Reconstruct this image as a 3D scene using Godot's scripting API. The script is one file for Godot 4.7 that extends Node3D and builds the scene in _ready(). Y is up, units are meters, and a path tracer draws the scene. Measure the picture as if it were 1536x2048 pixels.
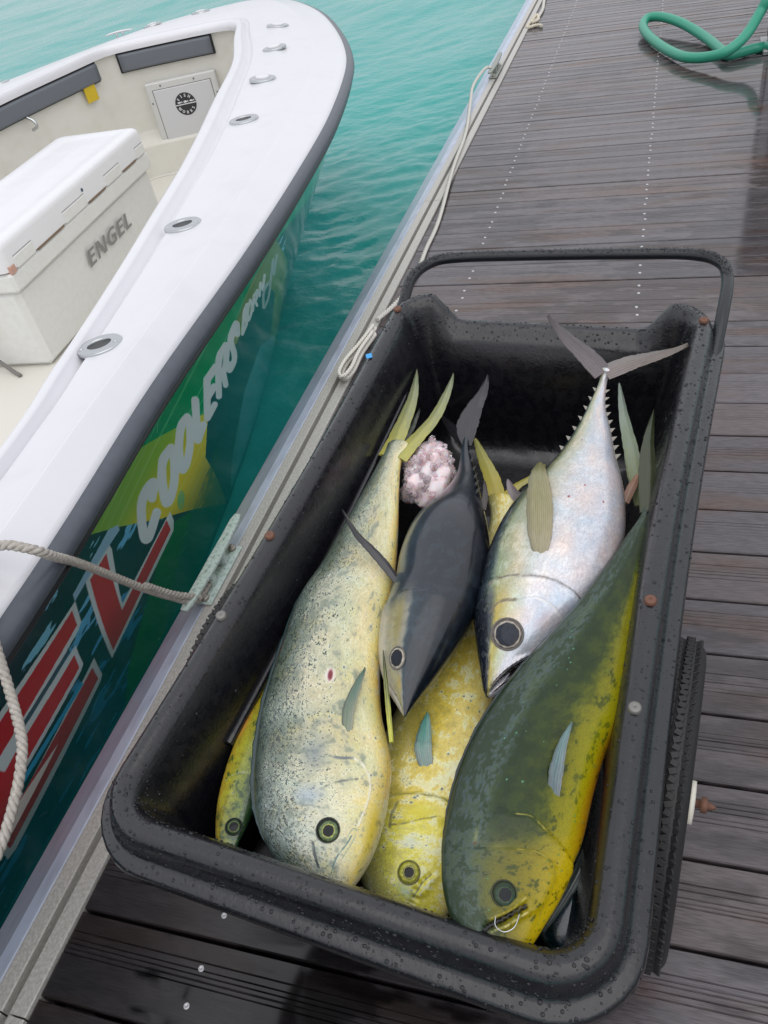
extends Node3D

# ---------------------------------------------------------------- mesh builder
class MB:
	var P := PackedVector3Array()
	var N := PackedVector3Array()
	var U := PackedVector2Array()
	var I := PackedInt32Array()
	var xf := Transform3D()

	func vert(p: Vector3, n: Vector3, uv := Vector2.ZERO) -> int:
		P.append(xf * p)
		N.append((xf.basis * n).normalized())
		U.append(uv)
		return P.size() - 1

	func tri(a: Vector3, b: Vector3, c: Vector3, ua := Vector2.ZERO, ub := Vector2.ZERO, uc := Vector2.ZERO) -> void:
		# a, b, c counter-clockwise seen from the front
		var n := (b - a).cross(c - a).normalized()
		var k := vert(a, n, ua)
		vert(b, n, ub)
		vert(c, n, uc)
		I.append_array([k, k + 2, k + 1])

	func quad(a: Vector3, b: Vector3, c: Vector3, d: Vector3) -> void:
		tri(a, b, c, Vector2(0, 0), Vector2(1, 0), Vector2(1, 1))
		tri(a, c, d, Vector2(0, 0), Vector2(1, 1), Vector2(0, 1))

	func grid(rows: Array, uvs: Array = [], closed := false, flip := false) -> void:
		# rows of equal length; smooth normals from neighbours
		var nr := rows.size()
		var nc: int = rows[0].size()
		var base := P.size()
		for i in nr:
			var r: PackedVector3Array = rows[i]
			var ra: PackedVector3Array = rows[maxi(i - 1, 0)]
			var rb: PackedVector3Array = rows[mini(i + 1, nr - 1)]
			for j in nc:
				var ja := j - 1
				var jb := j + 1
				if closed:
					if ja < 0: ja = nc - 2
					if jb > nc - 1: jb = 1
				else:
					ja = maxi(ja, 0)
					jb = mini(jb, nc - 1)
				var n := (rb[j] - ra[j]).cross(r[jb] - r[ja])
				if n.length_squared() < 1e-16:
					var rc: PackedVector3Array = rows[clampi(i, 1, nr - 2)] if nr > 2 else r
					n = (rb[j] - ra[j]).cross(rc[jb] - rc[ja])
					if n.length_squared() < 1e-18:
						n = (rb[(j + nc / 4) % nc] - ra[(j + nc / 4) % nc]) if i < 2 else (rb[j] - ra[j])
						n = (r[j] - rows[clampi(i, 1, nr - 2)][j] + n * 0.01) if nr > 2 else Vector3.UP
				n = n.normalized()
				if flip: n = -n
				var uv := Vector2(float(j) / (nc - 1), float(i) / (nr - 1))
				if uvs.size() > 0: uv = uvs[i][j]
				vert(r[j], n, uv)
		for i in nr - 1:
			for j in nc - 1:
				var a := base + i * nc + j
				var b := a + 1
				var c := a + nc
				var d := c + 1
				if flip:
					I.append_array([a, c, b, b, c, d])
				else:
					I.append_array([a, b, c, b, d, c])

	func box(c: Vector3, s: Vector3, ch := 0.0, bas := Basis()) -> void:
		var h := s * 0.5
		if ch <= 0.0: ch = minf(0.0008, minf(h.x, minf(h.y, h.z)) * 0.3)
		var q := {}
		for sx in [-1, 1]:
			for sy in [-1, 1]:
				for sz in [-1, 1]:
					var o := Vector3(h.x * sx, h.y * sy, h.z * sz)
					q[[sx, sy, sz, 0]] = c + bas * (o - Vector3(0, ch * sy, ch * sz))
					q[[sx, sy, sz, 1]] = c + bas * (o - Vector3(ch * sx, 0, ch * sz))
					q[[sx, sy, sz, 2]] = c + bas * (o - Vector3(ch * sx, ch * sy, 0))
		for ax in 3:
			var u := (ax + 1) % 3
			var v := (ax + 2) % 3
			for sg in [-1, 1]:
				var ks := []
				for pr in [[-1, -1], [1, -1], [1, 1], [-1, 1]]:
					var k := [0, 0, 0, ax]
					k[ax] = sg
					k[u] = pr[0]
					k[v] = pr[1]
					ks.append(q[k])
				_face(ks, c)
			for su in [-1, 1]:
				for sv in [-1, 1]:
					var es := []
					for e in [[-1, u], [-1, v], [1, v], [1, u]]:
						var k := [0, 0, 0, e[1]]
						k[ax] = e[0]
						k[u] = su
						k[v] = sv
						es.append(q[k])
					_face(es, c)
		for sx in [-1, 1]:
			for sy in [-1, 1]:
				for sz in [-1, 1]:
					_face([q[[sx, sy, sz, 0]], q[[sx, sy, sz, 1]], q[[sx, sy, sz, 2]]], c)

	func _face(k: Array, c: Vector3) -> void:
		var m := Vector3.ZERO
		for p: Vector3 in k: m += p
		m /= k.size()
		var n: Vector3 = (k[1] - k[0]).cross(k[2] - k[0])
		if n.dot(m - c) < 0: k.reverse()
		if k.size() == 4: quad(k[0], k[1], k[2], k[3])
		else: tri(k[0], k[1], k[2])

	func tube(path: PackedVector3Array, rad, sides := 12, caps := true) -> void:
		# rad: a number or an array, one for each point
		var n := path.size()
		var rows := []
		var t0 := (path[1] - path[0]).normalized()
		var side := t0.cross(Vector3.UP)
		if side.length() < 0.05: side = t0.cross(Vector3.RIGHT)
		side = side.normalized()
		for i in n:
			var t := (path[mini(i + 1, n - 1)] - path[maxi(i - 1, 0)]).normalized()
			side = (side - t * side.dot(t)).normalized()
			var up := side.cross(t)
			var r: float = rad[i] if rad is Array or rad is PackedFloat32Array else rad
			var row := PackedVector3Array()
			for j in sides + 1:
				var a := TAU * j / sides
				row.append(path[i] + (side * cos(a) + up * sin(a)) * r)
			rows.append(row)
		if caps:
			for e in [0, n - 1]:
				var row := PackedVector3Array()
				for j in sides + 1: row.append(path[e] + (rows[e if e == 0 else rows.size() - 1][j] - path[e]) * 0.02)
				if e == 0: rows.insert(0, row)
				else: rows.append(row)
		grid(rows, [], true)

	func lathe(prof: Array, sides := 32, c := Vector3.ZERO, bas := Basis()) -> void:
		# prof: Vector2(radius, height) along local y
		var rows := []
		for p: Vector2 in prof:
			var row := PackedVector3Array()
			for j in sides + 1:
				var a := TAU * j / sides
				row.append(c + bas * Vector3(p.x * cos(a), p.y, p.x * sin(a)))
			rows.append(row)
		grid(rows, [], true)

	func mesh() -> ArrayMesh:
		var a := []
		a.resize(Mesh.ARRAY_MAX)
		a[Mesh.ARRAY_VERTEX] = P
		a[Mesh.ARRAY_NORMAL] = N
		a[Mesh.ARRAY_TEX_UV] = U
		a[Mesh.ARRAY_INDEX] = I
		var m := ArrayMesh.new()
		m.add_surface_from_arrays(Mesh.PRIMITIVE_TRIANGLES, a)
		return m

# ---------------------------------------------------------------- scene helpers
var counts := {}

func numbered(base: String) -> String:
	var k: int = counts.get(base, 0)
	counts[base] = k + 1
	return base if k == 0 else "%s_%03d" % [base, k]

func thing(called: String, label: String, category: String, at := Vector3.ZERO, group := "") -> Node3D:
	var o := Node3D.new()
	o.name = numbered(called)
	add_child(o, true)
	o.position = at
	o.set_meta("label", label)
	o.set_meta("category", category)
	if group: o.set_meta("group", group)
	return o

func part(called: String, m: Mesh, mat: Material, parent: Node3D, label := "") -> MeshInstance3D:
	var o := MeshInstance3D.new()
	o.name = called
	o.mesh = m
	if mat: o.material_override = mat
	o.cast_shadow = GeometryInstance3D.SHADOW_CASTING_SETTING_ON
	parent.add_child(o, true)
	if label: o.set_meta("label", label)
	return o

func lin(r: float, g: float, b: float, a := 1.0) -> Color:
	var c := Color(r, g, b).linear_to_srgb()
	c.a = a
	return c

func mat(c: Color, rough := 0.5, metal := 0.0, spec := 0.5) -> StandardMaterial3D:
	var m := StandardMaterial3D.new()
	m.albedo_color = c
	m.roughness = rough
	m.metallic = metal
	m.metallic_specular = spec
	return m

func noise(freq: float, seed_: int, oct := 3, type := FastNoiseLite.TYPE_SIMPLEX_SMOOTH) -> FastNoiseLite:
	var n := FastNoiseLite.new()
	n.noise_type = type
	n.frequency = freq
	n.seed = seed_
	n.fractal_octaves = oct
	return n

func noise_tex(freq: float, seed_: int, size := 512, normal := false, strength := 4.0, ramp: Gradient = null, type := FastNoiseLite.TYPE_SIMPLEX_SMOOTH, oct := 4) -> NoiseTexture2D:
	var t := NoiseTexture2D.new()
	t.width = size
	t.height = size
	t.seamless = true
	t.noise = noise(freq, seed_, oct, type)
	t.as_normal_map = normal
	t.bump_strength = strength
	if ramp: t.color_ramp = ramp
	return t

func grad(stops: Array) -> Gradient:
	var g := Gradient.new()
	var o := PackedFloat32Array()
	var c := PackedColorArray()
	for s in stops:
		o.append(s[0])
		c.append(s[1])
	g.offsets = o
	g.colors = c
	return g

func spl(xs: Array, ys: Array, x: float) -> float:
	var n := xs.size()
	var i := 0
	while i < n - 2 and x > xs[i + 1]: i += 1
	var h: float = xs[i + 1] - xs[i]
	var t: float = (x - xs[i]) / h
	var m0: float = (ys[i + 1] - ys[i]) / h if i == 0 else (ys[i + 1] - ys[i - 1]) / (xs[i + 1] - xs[i - 1])
	var m1: float = (ys[i + 1] - ys[i]) / h if i == n - 2 else (ys[i + 2] - ys[i]) / (xs[i + 2] - xs[i])
	return (2 * t * t * t - 3 * t * t + 1) * ys[i] + (t * t * t - 2 * t * t + t) * h * m0 + (-2 * t * t * t + 3 * t * t) * ys[i + 1] + (t * t * t - t * t) * h * m1

func smooth_path(pts: Array, per := 8) -> PackedVector3Array:
	var out := PackedVector3Array()
	var n := pts.size()
	for i in n - 1:
		var a: Vector3 = pts[maxi(i - 1, 0)]
		var b: Vector3 = pts[i]
		var c: Vector3 = pts[i + 1]
		var d: Vector3 = pts[mini(i + 2, n - 1)]
		for k in per:
			out.append(b.cubic_interpolate(c, a, d, float(k) / per))
	out.append(pts[n - 1])
	return out

func resample(path: PackedVector3Array, step: float) -> PackedVector3Array:
	var c := Curve3D.new()
	c.bake_interval = step
	for p in path: c.add_point(p)
	var l := c.get_baked_length()
	var n := maxi(2, int(l / step))
	var out := PackedVector3Array()
	for i in n + 1: out.append(c.sample_baked(l * i / n))
	return out

func rope_mesh(pts: Array, r: float, pitch: float, strands := 3) -> ArrayMesh:
	var path := resample(smooth_path(pts, 8), r * 0.55)
	var mb := MB.new()
	var n := path.size()
	for s in strands:
		var q := PackedVector3Array()
		var side := Vector3.ZERO
		var dist := 0.0
		for i in n:
			var t := (path[mini(i + 1, n - 1)] - path[maxi(i - 1, 0)]).normalized()
			if i == 0:
				side = t.cross(Vector3.UP)
				if side.length() < 0.1: side = t.cross(Vector3.RIGHT)
			else: dist += path[i].distance_to(path[i - 1])
			side = (side - t * side.dot(t)).normalized()
			var up := side.cross(t)
			var a := TAU * (dist / pitch + float(s) / strands)
			q.append(path[i] + (side * cos(a) + up * sin(a)) * r * 0.5)
		mb.tube(q, r * 0.56, 7)
	return mb.mesh()

# ---------------------------------------------------------------- pixel painting
func seg_dist(p: Vector2, a: Vector2, b: Vector2) -> float:
	var d := b - a
	var l := d.length_squared()
	var t := clampf((p - a).dot(d) / l, 0, 1) if l > 1e-12 else 0.0
	return p.distance_to(a + d * t)

func fill_poly(im: Image, poly: PackedVector2Array, c: Color) -> void:
	var lo := Vector2(1e9, 1e9)
	var hi := -lo
	for p in poly:
		lo = lo.min(p)
		hi = hi.max(p)
	for y in range(maxi(0, int(lo.y)), mini(im.get_height(), int(hi.y) + 2)):
		for x in range(maxi(0, int(lo.x)), mini(im.get_width(), int(hi.x) + 2)):
			if Geometry2D.is_point_in_polygon(Vector2(x + 0.5, y + 0.5), poly):
				im.set_pixel(x, y, c if c.a >= 1.0 else im.get_pixel(x, y).lerp(Color(c.r, c.g, c.b), c.a))

func stroke(im: Image, pts: Array, w: float, c: Color, aspect := 1.0) -> void:
	# pts in pixels; aspect: a pixel of v is that many pixels of u
	for i in pts.size() - 1:
		var a: Vector2 = pts[i]
		var b: Vector2 = pts[i + 1]
		for y in range(maxi(0, int(minf(a.y, b.y) - w / aspect - 1)), mini(im.get_height(), int(maxf(a.y, b.y) + w / aspect + 2))):
			for x in range(maxi(0, int(minf(a.x, b.x) - w - 1)), mini(im.get_width(), int(maxf(a.x, b.x) + w + 2))):
				var d := seg_dist(Vector2(x + 0.5, (y + 0.5) * aspect), Vector2(a.x, a.y * aspect), Vector2(b.x, b.y * aspect))
				var k := clampf(w - d + 0.5, 0, 1) * c.a * clampf(0.78 + jit.get_noise_2d(x * 2.0, y * 2.0) * 1.1, 0.12, 1.0)
				if k > 0.0: im.set_pixel(x, y, im.get_pixel(x, y).lerp(Color(c.r, c.g, c.b), k))

func blotch(im: Image, p: Vector2, rx: float, ry: float, c: Color, soft := 0.5) -> void:
	for y in range(maxi(0, int(p.y - ry)), mini(im.get_height(), int(p.y + ry) + 1)):
		for x in range(maxi(0, int(p.x - rx)), mini(im.get_width(), int(p.x + rx) + 1)):
			var d := Vector2((x + 0.5 - p.x) / rx, (y + 0.5 - p.y) / ry).length()
			if d < 1.0:
				var k := clampf((1.0 - d) / soft, 0, 1) * c.a
				im.set_pixel(x, y, im.get_pixel(x, y).lerp(Color(c.r, c.g, c.b), k))

func tex(im: Image) -> ImageTexture:
	return ImageTexture.create_from_image(im)

func ramp_at(r: Array, v: float) -> Color:
	for i in r.size() - 1:
		if v <= r[i + 1][0]:
			var t: float = clampf((v - r[i][0]) / (r[i + 1][0] - r[i][0]), 0, 1)
			return (r[i][1] as Color).lerp(r[i + 1][1], t)
	return r[r.size() - 1][1]

func c8(r: int, g: int, b: int, a := 1.0) -> Color:
	return Color(r / 255.0, g / 255.0, b / 255.0, a)

var rng := RandomNumberGenerator.new()
var jit := noise(0.022, 202, 2)

# ---------------------------------------------------------------- hull curves (d is the distance ahead, -z)
const GD := [-2.6, -0.6, 0.2, 0.78, 1.33, 2.04, 2.71, 3.2, 3.84, 4.21, 4.68, 5.13, 5.5, 5.75, 5.82]
const GX := [-0.96, -0.965, -0.985, -1.016, -1.076, -1.119, -1.183, -1.248, -1.38, -1.5, -1.704, -1.94, -2.2, -2.45, -2.6]
const WD := [-2.6, -0.6, 0.3, 1.52, 2.03, 2.39, 2.83, 3.57, 5.06, 5.3, 5.5]
const WX := [-1.43, -1.43, -1.43, -1.436, -1.502, -1.564, -1.661, -1.859, -2.325, -2.45, -2.6]
const MID := -2.6
const DECK_Y := 0.0
const WATER_Y := -0.5

var gel: StandardMaterial3D
var steel: StandardMaterial3D
var black_plastic: StandardMaterial3D

func hull_point(k: float, v: float) -> Vector3:
	var dt := -0.6 + 6.42 * k
	var db := -0.6 + 6.1 * k
	var a := Vector3(spl(GD, GX, dt) - 0.004, 0.43, -dt)
	var b := Vector3(spl(WD, WX, db), WATER_Y, -db)
	return a.lerp(b, v)

# letters of the hull wrap: place on the hull, the slanted axes they are drawn in, half width, strokes
const WRAP_LETTERS := [
	["C", 0.2976, 0.3158, 1959, -16, -3352, 570, 6.5, [[5, -23, 9, -53, -8, -35, -16, -4, -10, 53, 0, 58, 16, 6]]],
	["O", 0.3178, 0.2962, 1854, -24, -3074, 576, 6.5, [[3, -45, -13, -21, -14, 14, -5, 64, 5, 53, 12, 14, 9, -34, 3, -45]]],
	["O2", 0.3354, 0.2757, 1752, -32, -2857, 580, 6.0, [[2, -43, -10, -24, -13, 20, -5, 62, 4, 48, 10, 10, 8, -31, 2, -43]]],
	["L", 0.3517, 0.2938, 1622, -39, -2683, 571, 5.5, [[-9, -42, -1, 37, 10, 5]]],
	["E", 0.3654, 0.2529, 1515, -47, -2536, 580, 5.0, [[7, -50, -9, -25, -6, 52, 9, 25], [-7, 10, 6, -12]]],
	["R", 0.3807, 0.2461, 1390, -57, -2391, 577, 4.5, [[-6, 50, -8, -24, 6, -52, 5, -9, -6, 9], [1, -1, 8, 27]]],
	["S", 0.3944, 0.2234, 1296, -66, -2264, 579, 4.5, [[8, -31, 5, -50, -5, -18, 3, 6, 4, 24, -5, 42, -8, 29]]],
	["B", 0.4105, 0.1832, 1200, -77, -2117, 585, 2.2, [[-4, 29, -2, -18, 3, -31, 3, -12, -1, 0, 4, -8, 4, 9, -4, 29]]],
	["O3", 0.4175, 0.1656, 1171, -81, -2057, 587, 2.0, [[0, -15, -4, 4, -2, 26, 4, 9, 3, -10, 0, -15]]],
	["R2", 0.4273, 0.1757, 1119, -85, -1990, 580, 2.0, [[-4, 20, -3, -9, 4, -21, 3, -4, -3, 3], [0, 0, 5, 10]]],
	["N", 0.4378, 0.1604, 1073, -90, -1910, 580, 2.0, [[-4, 20, -3, -6, 3, 8, 5, -22]]],
	["O4", 0.4605, 0.2288, 936, -95, -1795, 552, 1.8, [[-11, 47, -11, 16, -3, -3, 2, 0, -1, 27, -9, 48], [2, -8, 6, -48, 9, -20, 13, -58]]],
	["reg", 0.3351, 0.4927, 1663, -28, -2883, 513, 1.1, [[0, -16, -5, -3, -5, 13, 0, 19, 4, 6, 4, -10, 0, -16], [-2, 11, -2, -5, 2, -7, 1, 1, -1, 2, 2, 8]]],
]
const WRAP_SHAPES := {
	"L_white": [2579, 186, 2378, 162, 2619, 649, 3266, 569, 3266, 525, 3217, 465, 2726, 503, 2611, 225],
	"L_red": [2558, 203, 2424, 196, 2633, 625, 3233, 545, 3179, 475, 2722, 528, 2558, 203],
	"E1_white": [2310, 181, 2363, 294, 2339, 307, 1764, 325, 1800, 142],
	"E1_red": [2287, 196, 2329, 279, 1818, 295, 1768, 301, 1794, 175],
	"E2_white": [2319, 344, 2380, 469, 2359, 481, 1893, 500, 1784, 361, 1826, 310],
	"E2_red": [2310, 374, 2347, 455, 1897, 474, 1764, 469, 1754, 243, 1854, 379, 1918, 370],
	"E3_white": [2468, 519, 2530, 644, 2512, 661, 1849, 746, 1798, 733, 1734, 475, 1768, 301, 1900, 496, 1937, 578],
	"E3_red": [2450, 546, 2494, 632, 1822, 706, 1808, 669, 1741, 438, 1775, 269, 1895, 467, 1925, 577],
	"gap": [2264, 311, 2281, 337, 1932, 332, 1924, 304],
	"gap_low": [2358, 522, 2374, 547, 1942, 541, 1933, 508],
	"sunburst": [2649, -23, 3600, 300, 4000, 420, 4250, 700, 4231, 1010, 3507, 624, 3090, 420, 2210, -63],
	"low_green": [3507, 624, 4325, 1043, 3479, 1000, 2699, 967, 2771, 804, 3054, 615, 3153, 497],
	"mid_green": [3507, 624, 4325, 1043, 3479, 1000, 3143, 954, 3306, 761],
	"streak": [2654, 172, 2678, 203, 2421, 177, 2306, 181, 2289, 145, 2565, 131],
	"green": [2662, -30, 10000, -30, 10000, 700, 5200, 130, 4560, 60, 4083, 140, 3772, 200, 3614, 300, 3560, 480],
	"navy": [3663, 495, 3640, 300, 3899, 191, 4100, 150, 4500, 120, 5000, 330, 5600, 1010, 4231, 1010, 3900, 700],
	"palm": [3812, 157, 4100, 60, 4500, 40, 5200, 330, 6000, 1010, 5500, 1010, 4900, 360, 4400, 150, 3994, 228],
	"bow": [4400, 560, 4700, 500, 5400, 700, 5900, 1010, 10000, 1010, 10000, 300, 7000, 300, 7000, 1010, 4300, 1010, 4250, 800],
}

func poly_of(a: Array, w: float, h: float) -> PackedVector2Array:
	var p := PackedVector2Array()
	for i in a.size() / 2: p.append(Vector2(a[2 * i] / 10000.0 * w, a[2 * i + 1] / 1000.0 * h))
	return p

func hull_wrap() -> ImageTexture:
	var w := 2048
	var h := 512
	var im := Image.create(w, h, false, Image.FORMAT_RGB8)
	im.fill(c8(14, 17, 22))
	var n1 := noise(0.012, 5, 4)
	var n2 := noise(0.05, 9, 3)
	# torn splashes of blue on the dark ground, teal towards the water
	for y in h:
		for x in range(0, 1000):
			var s := n1.get_noise_2d(x * 0.9 + y * 0.5, y * 1.4 - x * 0.35)
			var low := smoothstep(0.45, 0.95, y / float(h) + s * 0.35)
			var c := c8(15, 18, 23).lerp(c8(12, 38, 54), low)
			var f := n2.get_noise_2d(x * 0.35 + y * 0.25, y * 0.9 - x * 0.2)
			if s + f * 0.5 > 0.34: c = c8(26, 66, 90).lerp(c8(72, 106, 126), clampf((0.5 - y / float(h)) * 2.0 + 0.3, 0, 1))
			elif f < -0.42 and s < 0.1: c = c8(8, 12, 18)
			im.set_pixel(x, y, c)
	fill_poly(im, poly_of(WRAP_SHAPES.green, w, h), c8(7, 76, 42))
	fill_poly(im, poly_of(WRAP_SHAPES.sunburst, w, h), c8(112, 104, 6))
	fill_poly(im, poly_of(WRAP_SHAPES.low_green, w, h), c8(10, 60, 14))
	fill_poly(im, poly_of(WRAP_SHAPES.mid_green, w, h), c8(3, 56, 42))
	fill_poly(im, poly_of(WRAP_SHAPES.navy, w, h), c8(6, 28, 31))
	fill_poly(im, poly_of(WRAP_SHAPES.palm, w, h), c8(60, 66, 12))
	fill_poly(im, poly_of(WRAP_SHAPES.bow, w, h), c8(44, 80, 86))
	# printed fades: the sunburst turns green towards the rail and brown-green under the lettering
	for y in h:
		for x in range(430, 1500):
			var c := im.get_pixel(x, y)
			var k := x / float(w)
			var v := y / float(h)
			if c.r > 0.4 and c.b < 0.1 and c.g > 0.3:
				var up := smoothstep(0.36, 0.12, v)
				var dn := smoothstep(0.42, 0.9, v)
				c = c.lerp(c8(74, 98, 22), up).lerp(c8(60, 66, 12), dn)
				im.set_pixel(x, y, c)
			if (c.g > c.b * 1.25 and c.g > 0.14) and v < 0.55:
				var a := (v - 0.1) + (k - 0.26) * 1.6
				var ray := smoothstep(0.72, 1.0, sin(a * 75.0 + sin(a * 23.0) * 2.0))
				im.set_pixel(x, y, c.lerp(c8(110, 120, 90), ray * 0.30))
			elif v > 0.5 and c.g > c.r and x > 600 and x < 900:
				var fr := absf(sin((v * 2.3 - k * 9.0) * 60.0)) * smoothstep(0.5, 0.8, v)
				im.set_pixel(x, y, c.lerp(c8(14, 44, 14), fr * 0.3))
	# palm fronds
	for i in 26:
		var a := 0.35 + i * 0.055
		var o := Vector2(0.392 * w, 0.55 * h)
		var e := o + Vector2(-cos(a) * 120.0, sin(a) * 190.0)
		stroke(im, [o, o.lerp(e, 0.5) + Vector2(0, -10), e], 1.1, c8(22, 48, 12, 0.75))
	for nm in ["L", "E1", "E2", "E3"]:
		fill_poly(im, poly_of(WRAP_SHAPES[nm + "_white"], w, h), c8(116, 121, 124))
	for nm in ["L", "E1", "E2", "E3"]:
		fill_poly(im, poly_of(WRAP_SHAPES[nm + "_red"], w, h), c8(104, 8, 20))
	fill_poly(im, poly_of(WRAP_SHAPES.gap, w, h), c8(40, 44, 52))
	fill_poly(im, poly_of(WRAP_SHAPES.gap_low, w, h), c8(38, 92, 116))
	fill_poly(im, poly_of(WRAP_SHAPES.streak, w, h), c8(86, 104, 118))
	for l in WRAP_LETTERS:
		var o := Vector2(l[1], l[2])
		var ax := Vector2(l[3], l[5])
		var ay := Vector2(l[4], l[6])
		var det := ax.x * ay.y - ax.y * ay.x
		for st: Array in l[8]:
			var pts := []
			var lo := Vector2(9, 9)
			var hi := Vector2(-9, -9)
			for i in st.size() / 2:
				var p := Vector2(st[2 * i], st[2 * i + 1])
				pts.append(p)
				for q in [Vector2(-9, -9), Vector2(9, 9), Vector2(-9, 9), Vector2(9, -9)]:
					var r: Vector2 = p + q * float(l[7]) * 0.12
					var uv := o + Vector2(r.x * ay.y - r.y * ay.x, r.y * ax.x - r.x * ax.y) / det
					lo = lo.min(uv)
					hi = hi.max(uv)
			# the curve through the points
			var path := PackedVector2Array()
			for i in pts.size() - 1:
				var sharp: bool = l[0] in ["L", "E", "N", "R2", "B"]
				for kk in 5:
					path.append(pts[i].lerp(pts[i + 1], kk / 5.0) if sharp else pts[i].cubic_interpolate(pts[i + 1], pts[maxi(i - 1, 0)], pts[mini(i + 2, pts.size() - 1)], kk / 5.0))
			path.append(pts[pts.size() - 1])
			var col := c8(66, 100, 66) if l[0] == "reg" else (c8(90, 96, 96) if l[0] == "O4" else c8(116, 121, 123))
			for y in range(maxi(0, int(lo.y * h) - 2), mini(h, int(hi.y * h) + 3)):
				for x in range(maxi(0, int(lo.x * w) - 2), mini(w, int(hi.x * w) + 3)):
					var d := Vector2((x + 0.5) / w, (y + 0.5) / h) - o
					var p := Vector2(d.x * ax.x + d.y * ay.x, d.x * ax.y + d.y * ay.y)
					var best := 1e9
					for i in path.size() - 1: best = minf(best, seg_dist(p, path[i], path[i + 1]))
					var cov := clampf((l[7] * 1.45 - best) * 0.7 + 0.5, 0, 1)
					if cov > 0: im.set_pixel(x, y, im.get_pixel(x, y).lerp(col, cov))
	# scratches and scuffs in the film
	for i in 160:
		var p := Vector2(rng.randf_range(120, 1150), rng.randf_range(20, h - 20))
		stroke(im, [p, p + Vector2(rng.randf_range(-26, 26), rng.randf_range(4, 22))], 0.55, c8(110, 112, 108, rng.randf_range(0.25, 0.7)))
	im.adjust_bcs(2.12, 1.0, 1.05)
	return tex(im)

# ---------------------------------------------------------------- fish
class FishForm:
	var D: Array = []
	var V: Array = []
	var th := 0.5
	var ex := 2.2
	var roll := 0.0
	var far_k := 1.0
	var relief: Array = []
	var span := 1.0
	var girth := 0.25

	func bump(t: float, v: float) -> float:
		# raised gill covers (kind 1), grooves and ridges (kind 0), in metres
		var h := 0.0
		if t > 0.5 or v > 1.0: return h
		var p := Vector2(t * span, v * girth)
		for r in relief:
			var best := 1e9
			var side := 0.0
			var pts: Array = r[0]
			for i in pts.size() / 2 - 1:
				var a := Vector2(pts[2 * i] * span, pts[2 * i + 1] * girth)
				var b := Vector2(pts[2 * i + 2] * span, pts[2 * i + 3] * girth)
				var d := b - a
				var q := a + d * clampf((p - a).dot(d) / d.length_squared(), 0, 1)
				var l := p.distance_to(q)
				if l < best:
					best = l
					side = d.cross(p - a)
			if r[1] == 0: h += r[3] * exp(-best * best / (r[2] * r[2]))
			elif side * r[4] > 0: h += r[3] * exp(-best / r[2])
		return h
	var host: Node3D

	func hermite(a: Array, x: float) -> Vector3:
		var n := a.size()
		var i := clampi(int(x), 0, n - 2)
		var t := x - i
		var m0: Vector3 = a[1] - a[0] if i == 0 else (a[i + 1] - a[i - 1]) * 0.5
		var m1: Vector3 = a[n - 1] - a[n - 2] if i == n - 2 else (a[i + 2] - a[i]) * 0.5
		return (2 * t * t * t - 3 * t * t + 1) * a[i] + (t * t * t - 2 * t * t + t) * m0 + (-2 * t * t * t + 3 * t * t) * a[i + 1] + (t * t * t - t * t) * m1

	func at(t: float, v: float, shrink := 1.0) -> Vector3:
		var x := t * (D.size() - 1)
		var d := hermite(D, x)
		var w := hermite(V, x)
		var c := (d + w) * 0.5
		var a := d.distance_to(w) * 0.5
		var e := (d - w).normalized()
		var cr := cos(roll)
		var sr := sin(roll)
		var a2 := a / sqrt(cr * cr + th * th * sr * sr) * shrink
		var t2 := a2 * th
		var e2 := e * cr + Vector3.UP * sr
		var n2 := -e * sr + Vector3.UP * cr
		var cs := cos(v * PI)
		var sn := sin(v * PI)
		return c + e2 * a2 * signf(cs) * pow(absf(cs), 2.0 / ex) + n2 * t2 * signf(sn) * pow(absf(sn), 2.0 / ex)

	func normal(t: float, v: float) -> Vector3:
		var a := at(clampf(t + 0.01, 0, 1), v) - at(clampf(t - 0.01, 0, 1), v)
		var b := at(t, v + 0.02) - at(t, v - 0.02)
		var n := a.cross(b).normalized()
		var c := (at(t, 0) + at(t, 1)) * 0.5
		return n if n.dot(at(t, v) - c) > 0 else -n

	func normal_flip() -> bool:
		var a := at(0.51, 0.5) - at(0.49, 0.5)
		var b := at(0.5, 0.52) - at(0.5, 0.48)
		return a.cross(b).dot(at(0.5, 0.5) - (at(0.5, 0.0) + at(0.5, 1.0)) * 0.5) < 0

	func length() -> float:
		var l := 0.0
		for i in D.size() - 1: l += ((D[i + 1] + V[i + 1] - D[i] - V[i]) as Vector3).length() * 0.5
		return l

func fish_form(st: Array, y0: float, y1: float, th: float, ex: float, roll: float, pw := 1.0) -> FishForm:
	var f := FishForm.new()
	var n := st.size() / 4
	for i in n:
		var y := y0 + (y1 - y0) * pow(float(i) / (n - 1), pw)
		f.D.append(Vector3(st[4 * i] * 0.001, y, st[4 * i + 1] * 0.001))
		f.V.append(Vector3(st[4 * i + 2] * 0.001, y, st[4 * i + 3] * 0.001))
	f.th = th
	f.ex = ex
	f.roll = deg_to_rad(roll)
	return f

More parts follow.
